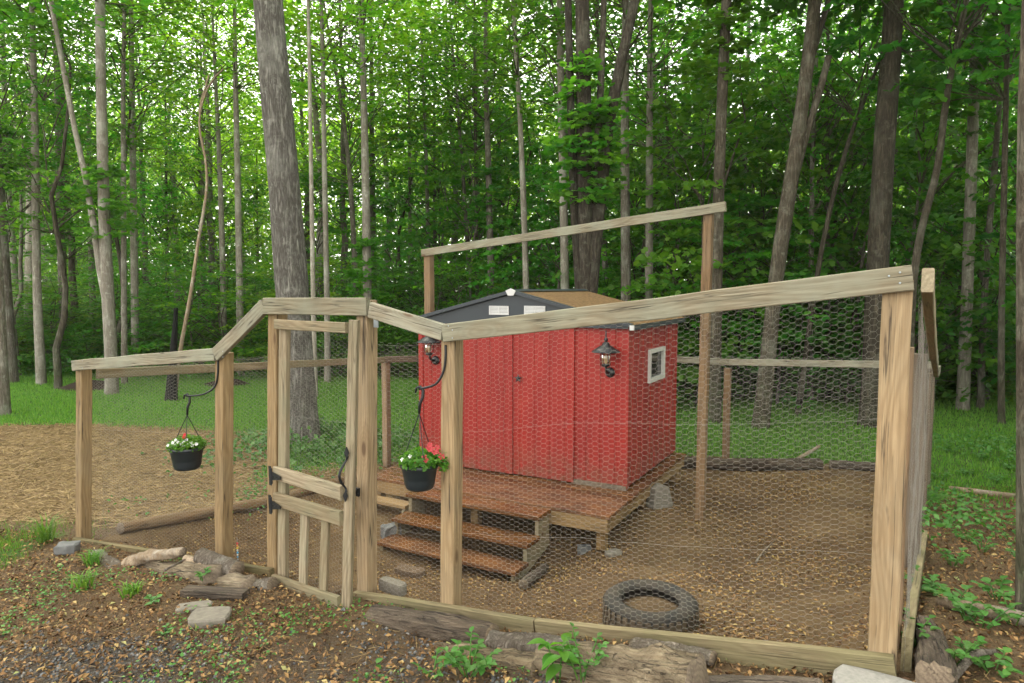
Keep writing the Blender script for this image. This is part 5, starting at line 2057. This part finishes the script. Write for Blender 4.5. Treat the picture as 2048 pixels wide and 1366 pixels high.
def sapling(px, Y, h, spread, kind, seed, label, group, name='understorey_sapling', cb=.12):
    r = random.Random(seed)
    X = (px - 1024) / FPX * Y
    root = thing(name, (X, Y, gz(X, Y)), label, 'sapling', group)
    o = obj('trunk', sapstem[seed % 2], root)
    o.scale = (h / 5, h / 5, h / 6.0)
    H0 = CRH[kind]
    add_crown(root, kind, (0, 0, h * cb), (spread, spread, h * (1 - cb) / H0), r.uniform(0, 6.28), seed)
    return root


rs = random.Random(9)
for i in range(118):
    px = -80 + 2200 * ((i * .618034) % 1.0)
    Y = rs.uniform(20.5, 32) if i % 2 else rs.uniform(20.5, 25)
    left = px < 1050
    kind = rs.choice(['sap_bright', 'sap_mid', 'sap_yel'] if left else ['sap_mid', 'sap_bright', 'maple_dark'])
    sapling(px, Y, rs.uniform(2.5, 7.0) if i % 2 else rs.uniform(1.6, 3.6), rs.uniform(.9, 1.4), kind, 300 + i, 'leafy understorey sapling among the trunks of the wood', 'understorey saplings', cb=.05)
# nearer leafy maples on the right and behind the coop
near_m = [(1400, 15.5, 7.5, 1.05, 'maple_mid'), (1350, 17, 6.0, 1.1, 'maple_mid'), (1470, 16.5, 5.2, 1.0, 'maple_mid'), (1560, 15.5, 4.6, .95, 'maple_mid'), (1640, 17, 8, 1.1, 'maple_dark'),
          (1500, 18, 9.0, 1.15, 'maple_dark'), (1700, 15.5, 6.2, .9, 'maple_dark'), (1830, 15.2, 7.2, 1.0, 'maple_dark'), (1900, 16.5, 5.0, 1.0, 'maple_mid'), (1980, 15.6, 7.8, 1.05, 'maple_dark'),
          (2060, 14.5, 6.5, 1.0, 'maple_dark'), (1780, 18, 9.2, 1.1, 'maple_mid'), (1215, 17.5, 3.4, .8, 'maple_mid'), (1120, 19, 6.0, .9, 'maple_mid'), (1270, 18, 7.5, .9, 'maple_dark'),
          (880, 24, 8.0, 1.2, 'maple_mid'), (1010, 25, 9.0, 1.2, 'maple_mid'), (1080, 23, 7.5, 1.1, 'maple_mid'), (1240, 24, 9.5, 1.2, 'maple_mid'), (1330, 23, 9.0, 1.2, 'maple_mid'), (950, 27, 10, 1.3, 'maple_mid'), (1160, 27, 10.5, 1.3, 'maple_mid'), (790, 26, 9, 1.2, 'maple_mid'),
          (1430, 19.5, 10, 1.2, 'maple_mid'), (1600, 20, 10, 1.2, 'maple_dark'), (1920, 19.5, 10, 1.2, 'maple_dark'), (2090, 18, 9, 1.2, 'maple_mid')]
for i, (px, Y, h, sp, k) in enumerate(near_m):
    lab = 'bright green broad leaved maple sapling standing in the wood' if k == 'maple_mid' else 'deep green broad leaved maple at the shaded wood edge'
    sapling(px, Y, h, sp, k, 500 + i, lab, lab.split(' at')[0].split(' standing')[0] + 's', name='maple_sapling', cb=.06)
# leafy tree over the far lawn corner
for i, (px, Y, h, sp, k) in enumerate([(110, 17.5, 9.5, 1.15, 'sap_mid'), (30, 20, 9, 1.2, 'sap_mid'), (230, 21, 9.5, 1.1, 'sap_bright'), (-60, 17, 10, 1.2, 'sap_mid')]):
    sapling(px, Y, h, sp, k, 600 + i, 'tall leafy young tree over the lawn edge beyond the straw', 'young trees over the lawn edge', name='young_tree', cb=.42)
# low bushes along the lawn edge
for i in range(44):
    px = -40 + 2140 * ((i * .618 + .3) % 1.0)
    Y = rs.uniform(19.8, 22.5) if px < 1000 else rs.uniform(15.5, 19)
    X = (px - 1024) / FPX * Y
    root = thing('low_bush', (X, Y, gz(X, Y)), 'low leafy bush along the edge of the lawn', 'bush', 'low bushes along the lawn edge')
    s_ = rs.uniform(.8, 1.5)
    add_crown(root, 'bush', (0, 0, -.1), (s_ * 1.2, s_ * 1.2, s_), rs.uniform(0, 6), i, name='foliage')

# --- far wood: leafy mass behind everything, plus an added unseen stand beside the run
rng = np.random.default_rng(77)
nw = 300000
nlow, nhi = 6200, 420
cx = rng.uniform(-64, 64, nlow + nhi)
cy = rng.uniform(41, 62, nlow + nhi)
cz = np.concatenate([-1 + 14.0 * rng.uniform(0, 1, nlow) ** 1.15, rng.uniform(10, 18, nhi)])
pick = rng.integers(0, nlow + nhi, nw)
pos = np.stack([cx[pick] + rng.normal(0, 1.1, nw), cy[pick] + rng.normal(0, .9, nw), cz[pick] + rng.normal(0, .55, nw)], 1)
# unseen leaves added beside the run to darken the coop's side wall
ns_ = 420
sx_ = rng.uniform(7.5, 17, ns_); sy_ = rng.uniform(-5, 13, ns_); sz_c = rng.uniform(0, 11, ns_)
ok = sx_ > .85 * sy_ + 2.6
sx_, sy_, sz_c = sx_[ok], sy_[ok], sz_c[ok]
pk_ = rng.integers(0, len(sx_), 22000)
pos = np.concatenate([pos, np.stack([sx_[pk_] + rng.normal(0, .6, 22000), sy_[pk_] + rng.normal(0, .6, 22000), sz_c[pk_] + rng.normal(0, .35, 22000)], 1)])
pos = pos[pos[:, 2] > -1]
nr = rng.normal(size=pos.shape) * .6
nr[:, 2] += .6
v, t = leaf_cloud(pos, nr, rng.uniform(.25, .5, len(pos)), rng)
me = mesh_np('distant_and_added_woods', v, tris=t, mat='leaf_yel')
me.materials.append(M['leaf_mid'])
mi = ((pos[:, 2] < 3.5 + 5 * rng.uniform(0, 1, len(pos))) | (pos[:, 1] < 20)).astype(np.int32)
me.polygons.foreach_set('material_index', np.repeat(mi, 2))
tag(obj('distant_and_added_woods', me), 'leafy mass of the distant woods, plus an added unseen stand shading the coop side', 'woods', kind='stuff')

# ------------------------------------------------------------------ GROUND COVER
rng = np.random.default_rng(5)


def blades(name, x, y, h0, h1, w, mat, label, cat, rng, lean=.5):
    n = len(x)
    z = ground(x, y)
    h = rng.uniform(h0, h1, n)
    a = rng.uniform(0, 2 * PI, n)
    l = rng.uniform(0, lean, n) * h
    b = rng.uniform(0, 2 * PI, n)
    p = np.stack([x, y, z - .005], 1)
    du = np.stack([np.cos(a), np.sin(a), np.zeros(n)], 1) * (w * rng.uniform(.6, 1.3, n) / 2)[:, None]
    tip = p + np.stack([np.cos(b) * l, np.sin(b) * l, h], 1)
    v = np.stack([p - du, p + du, tip], 1).reshape(-1, 3)
    t = np.arange(3 * n).reshape(-1, 3)
    return tag(obj(name, mesh_np(name, v, tris=t, mat=mat)), label, cat, kind='stuff')


lawnf = lambda x, y: zone_masks(x, y)[0]
x1, y1 = scatter(210000, -22, -2.5, 11.3, 23, lawnf, rng, 1.2)
x2, y2 = scatter(150000, -3.5, 13, 6.8, 20, lawnf, rng, 1.15)
blades('lawn_grass', np.concatenate([x1, x2]), np.concatenate([y1, y2]), .035, .085, .02, 'grass', 'mown green lawn grass between the run and the wood', 'grass', rng)
x1, y1 = scatter(16000, -6, -3.2, 3.8, 6.6, lambda x, y: lawnf(x, y) * (vnoise(x, y, 2.2, 8) > .35), rng)
x2, y2 = scatter(9000, -4.2, .2, 1.9, 4.8, lambda x, y: (side(x, y, FP0[:2], FP0[:2] + FA[:2]) > .3) * .55 * (vnoise(x, y, 1.7, 4) > .62), rng)
blades('ragged_grass', np.concatenate([x1, x2]), np.concatenate([y1, y2]), .03, .10, .007, 'grass', 'ragged grass at the drive edge outside the run', 'grass', rng, .9)
x1, y1 = scatter(30000, -30, 30, 19, 30, lambda x, y: .8 + 0 * x, rng)
x2, y2 = scatter(16000, 3, 12, 5.0, 11, lambda x, y: zone_masks(x, y)[6] * (vnoise(x, y, .9, 12) > .45), rng)
x3, y3 = scatter(9000, -4.6, -1.0, 6.5, 11.5, lambda x, y: np.exp(-(side(x, y, LC2, LB2) + .25) ** 2 / .12) * (vnoise(x, y, 1.4, 15) > .42), rng)
n1 = len(x1)
xx = np.concatenate([x1, x2, x3]); yy = np.concatenate([y1, y2, y3])
hh = np.concatenate([rng.uniform(.05, .6, n1), rng.uniform(.02, .22, len(x2)), rng.uniform(.02, .2, len(x3))])
pos = np.stack([xx, yy, ground(xx, yy) + hh], 1)
nr = rng.normal(size=pos.shape) * .5; nr[:, 2] += 1
szz = np.concatenate([rng.uniform(.1, .2, n1), rng.uniform(.035, .08, len(x2)), rng.uniform(.03, .06, len(x3))])
v, t = leaf_cloud(pos, nr, szz, rng)
tag(obj('undergrowth', mesh_np('undergrowth', v, tris=t, mat='leaf_weed')), 'low leafy undergrowth on the wood floor and beside the run', 'undergrowth', kind='stuff')

# dead leaves
penf = lambda x, y: zone_masks(x, y)[3]
x1, y1 = scatter(120000, -3.6, 5, 2.9, 10.5, lambda x, y: penf(x, y) * np.clip((vnoise(x, y, 1.6, 21) - .2) * 1.8, .15, 1) * (.4 + .6 * vnoise(x, y, 6, 22)), rng, 1.2)
pos = np.stack([x1, y1, ground(x1, y1) + .008], 1)
nr = rng.normal(size=pos.shape) * .35; nr[:, 2] += 1
v, t = leaf_cloud(pos, nr, .01 + .03 * rng.uniform(0, 1, len(pos)) ** 1.6, rng, fold=.2, ratio=.5)
tag(obj('leaf_litter', mesh_np('leaf_litter', v, tris=t, mat='litter')), 'yellow brown leaf litter scattered over the run floor', 'leaf litter', kind='stuff')
x1, y1 = scatter(150000, -5.5, 2.2, 1.7, 6.2, lambda x, y: zone_masks(x, y)[5] * (.25 + .75 * vnoise(x, y, 1.5, 23)), rng, 1.1)
x2, y2 = scatter(60000, 1.6, 8, 2.0, 8.2, lambda x, y: zone_masks(x, y)[6] * .8, rng, 1.2)
xx = np.concatenate([x1, x2]); yy = np.concatenate([y1, y2])
pos = np.stack([xx, yy, ground(xx, yy) + .008], 1)
pos[:, 2] += rng.uniform(0, .012, len(pos)); nr = rng.normal(size=pos.shape) * .55; nr[:, 2] += 1
v, t = leaf_cloud(pos, nr, .009 + .034 * rng.uniform(0, 1, len(pos)) ** 2.4, rng, fold=.22, ratio=.5)
tag(obj('brown_leaf_litter', mesh_np('brown_leaf_litter', v, tris=t, mat='litter_dark')), 'dark brown leaf litter on the ground outside the run', 'leaf litter', kind='stuff')


def sticks(x, y, l0, l1, w, rng):
    n = len(x)
    a = rng.uniform(0, 2 * PI, n)
    L = rng.uniform(l0, l1, n) / 2
    p = np.stack([x, y, ground(x, y) + .01], 1)
    d = np.stack([np.cos(a), np.sin(a), rng.normal(0, .18, n)], 1) * L[:, None]
    s = np.stack([-np.sin(a), np.cos(a), np.zeros(n)], 1) * (w * rng.uniform(.6, 1.4, n))[:, None] / 2
    up = np.array((0, 0, w * .7))[None]
    v = np.stack([p - d - s, p - d + s, p - d + up, p + d - s, p + d + s, p + d + up], 1).reshape(-1, 3)
    q = np.array([(0, 3, 5, 2), (2, 5, 4, 1)])
    f = (q[None] + (np.arange(n) * 6)[:, None, None]).reshape(-1, 4)
    return v, f


x1, y1 = scatter(60000, -14, -1.6, 5.8, 13, lambda x, y: zone_masks(x, y)[1], rng, 1.2)
x2, y2 = scatter(3600, -4.5, 2.0, 1.9, 5.5, lambda x, y: zone_masks(x, y)[5] * .7, rng)
x3, y3 = scatter(1300, 1.8, 7, 2.1, 7, lambda x, y: zone_masks(x, y)[6] * .7, rng)
v1, f1 = sticks(x1, y1, .06, .2, .007, rng)
v2, f2 = sticks(np.concatenate([x2, x3]), np.concatenate([y2, y3]), .02, .11, .0022, rng)
tag(obj('straw', mesh_np('straw', np.concatenate([v1, v2]), quads=np.concatenate([f1, f2 + len(v1)]), mat='strawbit')), 'tan straw strewn over the ground beside the run', 'straw', kind='stuff')

# gravel
x1, y1 = scatter(15000, -4.5, 1.2, 1.8, 4.0, lambda x, y: zone_masks(x, y)[2] * np.clip((vnoise(x, y, 1.6, 31) - .35) * 3, .05, 1), rng)
n = len(x1)
octa = np.array([(1, 0, 0), (-1, 0, 0), (0, 1, 0), (0, -1, 0), (0, 0, .7), (0, 0, -.7)], float)
tri = np.array([(0, 2, 4), (2, 1, 4), (1, 3, 4), (3, 0, 4), (2, 0, 5), (1, 2, 5), (3, 1, 5), (0, 3, 5)])
sc_ = rng.uniform(.005, .017, (n, 1, 1)) * rng.uniform(.6, 1.4, (n, 6, 1))
a = rng.uniform(0, 2 * PI, n)
rot = np.stack([np.stack([np.cos(a), -np.sin(a), 0 * a], 1), np.stack([np.sin(a), np.cos(a), 0 * a], 1), np.stack([0 * a, 0 * a, 0 * a + 1], 1)], 1)
v = np.einsum('nij,kj->nki', rot, octa) * sc_ + np.stack([x1, y1, ground(x1, y1) + .002], 1)[:, None, :]
f = (tri[None] + (np.arange(n) * 6)[:, None, None]).reshape(-1, 3)
tag(obj('gravel', mesh_np('gravel', v.reshape(-1, 3), tris=f, mat='stone')), 'grey gravel mixed with leaves on the drive', 'gravel', kind='stuff')

# small clover like weeds outside the gate
x1, y1 = scatter(22000, -4.6, .6, 1.9, 5.0, lambda x, y: zone_masks(x, y)[5] * np.clip((vnoise(x, y, 2.6, 41) - .56) * 5, 0, .8), rng)
pos = np.stack([x1, y1, ground(x1, y1) + rng.uniform(.008, .035, len(x1))], 1)
nr = rng.normal(size=pos.shape) * .4; nr[:, 2] += 1
v, t = leaf_cloud(pos, nr, rng.uniform(.01, .026, len(pos)), rng, ratio=.8)
tag(obj('ground_weeds', mesh_np('ground_weeds', v, tris=t, mat='leaf_weed')), 'tiny clover like weeds creeping through the gravel', 'weeds', kind='stuff')

# ---- single plants
def leaf_part_mesh(L, W, mat, droop=.25):
    n = 6
    vs, fs = [], []
    for i in range(n + 1):
        t = i / n
        w = W * math.sin(PI * min(1, t ** .8 * .97 + .03)) ** .8 / 2
        z = -droop * L * t * t
        vs += [(t * L, -w, z + w * .35), (t * L, 0, z), (t * L, w, z + w * .35)]
    for i in range(n):
        for k in range(2):
            fs.append((i * 3 + k, i * 3 + 3 + k, i * 3 + 4 + k, i * 3 + 1 + k))
    me = bpy.data.meshes.new('leaf')
    me.from_pydata(vs, [], fs)
    me.materials.append(M[mat])
    for p in me.polygons:
        p.use_smooth = True
    return me


LF = {k: leaf_part_mesh(1, w, mt, d) for k, (w, mt, d) in {'broad': (.55, 'leaf_bright', .3), 'small': (.62, 'leaf_weed', .15), 'narrow': (.3, 'leaf_weed', .2), 'vine': (.8, 'leaf_weed', .12)}.items()}


def plant(loc, label, stems, leaf, L, h, seed, spread=.12, per=6, name='leafy_weed', cat='plant', group=None):
    r = random.Random(seed)
    root = thing(name, loc, label, cat, group)
    sm = MB()
    leaves = []
    for i in range(stems):
        a = 2 * PI * (i + r.random() * .6) / stems
        tip = Vector((math.cos(a) * spread * r.uniform(.5, 1), math.sin(a) * spread * r.uniform(.5, 1), h * r.uniform(.6, 1.05)))
        b0 = Vector((math.cos(a) * .012, math.sin(a) * .012, -.01))
        midp = b0.lerp(tip, .5) + Vector((0, 0, h * .12))
        sm.tube([b0, midp, tip], [.004, .003, .002], 5)
        for k in range(per):
            t = .35 + .65 * (k + .5) / per
            p = b0.lerp(midp, t * 2) if t < .5 else midp.lerp(tip, t * 2 - 1)
            leaves.append((p, a + (k % 2 - .5) * 2.4 + r.uniform(-.5, .5), r.uniform(.7, 1.15) * L * (1.1 - .35 * t), r.uniform(-.5, .15)))
        leaves.append((tip, a, L * .8, -.3))
    sm.obj('stem', 'leaf_weed', root)
    for (p, a, s, ti) in leaves:
        o = bpy.data.objects.new('leaf', LF[leaf])
        link(o, root)
        o.location = p
        o.rotation_euler = (r.uniform(-.35, .35), ti, a)
        o.scale = (s, s, s)
    return root


plant(gp(938, 1352), 'low bushy green weed in front of the pale flaking log', 9, 'small', .052, .15, 1, .12, 7)
plant(gp(1118, 1362), 'tall broad leaved green weed beside the rotten log', 3, 'broad', .105, .24, 2, .07, 4)
plant(gp(1165, 1366), 'small leaved bushy weed against the rotten log face', 8, 'small', .04, .19, 3, .11, 7)
plant(gp(865, 1352), 'sparse yellowish weed near the bushy green weed', 5, 'small', .04, .07, 4, .09, 3)
plant(gp(405, 1172, .05), 'tiny bright seedling growing on the bleached log', 3, 'vine', .045, .05, 5, .03, 2)
plant(gp(305, 1210), 'small bright clover seedling in leaf litter outside the log pile', 3, 'vine', .045, .05, 6, .035, 2)
plant(gp(330, 1268), 'small leafy sprig beside the thick grey paver', 4, 'small', .035, .035, 7, .035, 2)
plant(gp(750, 1338), 'single round green leaf sprouting below the dark cracked log', 1, 'vine', .05, .03, 8, .01, 1)
rp_ = random.Random(12)
rspots = [(1880, 960), (1935, 950), (1990, 965), (1900, 905), (1960, 920), (2030, 940), (1895, 1060), (1930, 1085), (1965, 1105), (2020, 1085), (2035, 1120), (1905, 1130),
          (1870, 1190), (1905, 1215), (1935, 1240), (1965, 1255), (1995, 1200), (2030, 1250), (1945, 1330), (1905, 1330), (1820, 1290), (1985, 1345), (1870, 1000), (1845, 1180)]
for i, (px, py) in enumerate(rspots):
    p = gp(px, py)
    plant(p, 'low green bramble like weed growing in the leaf litter beyond the corner post', 4 + i % 3, 'vine', rp_.uniform(.034, .05) * (1 + .06 * p[1]), rp_.uniform(.06, .13), 40 + i, rp_.uniform(.08, .16), 4,
          group='weeds beyond the corner post')
# fern by the side netting
root = thing('fern', gp(1852, 1025), 'small green fern frond beside the side netting', 'fern')
for k in range(3):
    a0 = .3 + k * .5
    for j in range(12):
        for sgn in (-1, 1):
            t = (j + 1) / 13
            o = bpy.data.objects.new('leaflet', LF['narrow']); link(o, root)
            o.location = (math.cos(a0) * .34 * t, math.sin(a0) * .34 * t, .12 + .14 * t - .12 * t * t)
            s_ = .1 * (1 - t) + .025
            o.scale = (s_, s_, s_)
            o.rotation_euler = (0, -.1, a0 + sgn * 1.15)
# ivy round the large tree foot
rng = np.random.default_rng(91)
bx, by = bpy.data.objects['large_tree'].location[:2]
n = 2600
a = rng.uniform(0, 2 * PI, n)
d = .45 + np.abs(rng.normal(0, .75, n))
xx, yy = bx + d * np.cos(a) * 1.1 + .35, by + d * np.sin(a) - .35
pos = np.stack([xx, yy, ground(xx, yy) + rng.uniform(.02, .42, n) * np.exp(-(d - .4) / .7)], 1)
nr = rng.normal(size=pos.shape) * .6; nr[:, 2] += .8; nr[:, 1] -= .4
v, t = leaf_cloud(pos, nr, rng.uniform(.05, .1, n), rng, ratio=.8)
tag(obj('ivy', mesh_np('ivy', v, tris=t, mat='leaf_weed')), 'green ivy and weeds round the foot of the thick trunk', 'ivy', kind='stuff')
# grass tufts by the far corner post and the drive
for i, (px, py, hgt, lab) in enumerate([(92, 1085, .3, 'coarse grass tuft at the far corner post'), (185, 1130, .16, 'fine grass tuft in front of the far corner board'),
                                        (168, 1178, .16, 'thin grass tuft on the drive edge outside the far corner'), (265, 1190, .12, 'small grass tuft near the clover seedling')]):
    p = gp(px, py)
    rng2 = np.random.default_rng(200 + i)
    n = 60
    a = rng2.uniform(0, 2 * PI, n)
    m = MB()
    for k in range(n):
        L = hgt * rng2.uniform(.5, 1)
        bx_, by_ = rng2.normal(0, .025, 2)
        dx, dy = math.cos(a[k]), math.sin(a[k])
        w = .004
        sx, sy = -dy * w, dx * w
        p0 = (bx_, by_, -.01); p1 = (bx_ + dx * L * .3, by_ + dy * L * .3, L * .65); p2 = (bx_ + dx * L * .75, by_ + dy * L * .75, L * .75)
        m.add([(p0[0] - sx, p0[1] - sy, p0[2]), (p0[0] + sx, p0[1] + sy, p0[2]), (p1[0] + sx, p1[1] + sy, p1[2]), (p1[0] - sx, p1[1] - sy, p1[2]), p2], [(0, 1, 2, 3), (3, 2, 4)])
    tag(m.obj('grass_tuft', 'grass', None, p), lab, 'grass tuft')
# brush pile of dark soil on the lawn
for i, (px, py, s_) in enumerate([(178, 778, 1.0), (455, 770, .8)]):
    p = gp(px, py)
    m = MB()
    nn = 16
    vs, fs = [], []
    for j in range(6):
        rr = .9 * s_ * (1 - j / 5)
        for k in range(nn):
            t = 2 * PI * k / nn
            q = .8 + .4 * float(vnoise(math.cos(t) * 2 + 4, math.sin(t) * 2 + j, 1.0, 6 + i))
            vs.append((rr * q * math.cos(t), rr * q * math.sin(t) * .7, .28 * s_ * (1 - (1 - j / 5) ** 2) - .05))
    for j in range(5):
        for k in range(nn):
            fs.append((j * nn + k, j * nn + (k + 1) % nn, (j + 1) * nn + (k + 1) % nn, (j + 1) * nn + k))
    m.add(vs, fs)
    tag(m.obj('soil_mound', 'soilpot', None, p, smooth=True), ['low mound of dark earth beside the forked pale trunk', 'low mound of dark earth behind the hanging basket'][i], 'mound')

# ------------------------------------------------------------------ HAZE: thin volume added to pale and soften the far wood
hz = MB()
hz.box(-110, 110, -30, 105, -3.0, 30)
hm = bpy.data.materials.new('added_haze')
hm.use_nodes = True
hm.node_tree.nodes.clear()
h_out = hm.node_tree.nodes.new('ShaderNodeOutputMaterial')
h_vol = hm.node_tree.nodes.new('ShaderNodeVolumePrincipled')
h_vol.inputs['Color'].default_value = (.93, .96, .92, 1)
h_vol.inputs['Density'].default_value = .0004
hm.node_tree.links.new(h_vol.outputs[0], h_out.inputs['Volume'])
M['haze'] = hm
tag(hz.obj('haze', 'haze'), 'thin haze added to pale the far trunks of the wood', 'haze', kind='stuff')
SC.cycles.volume_bounces = 1
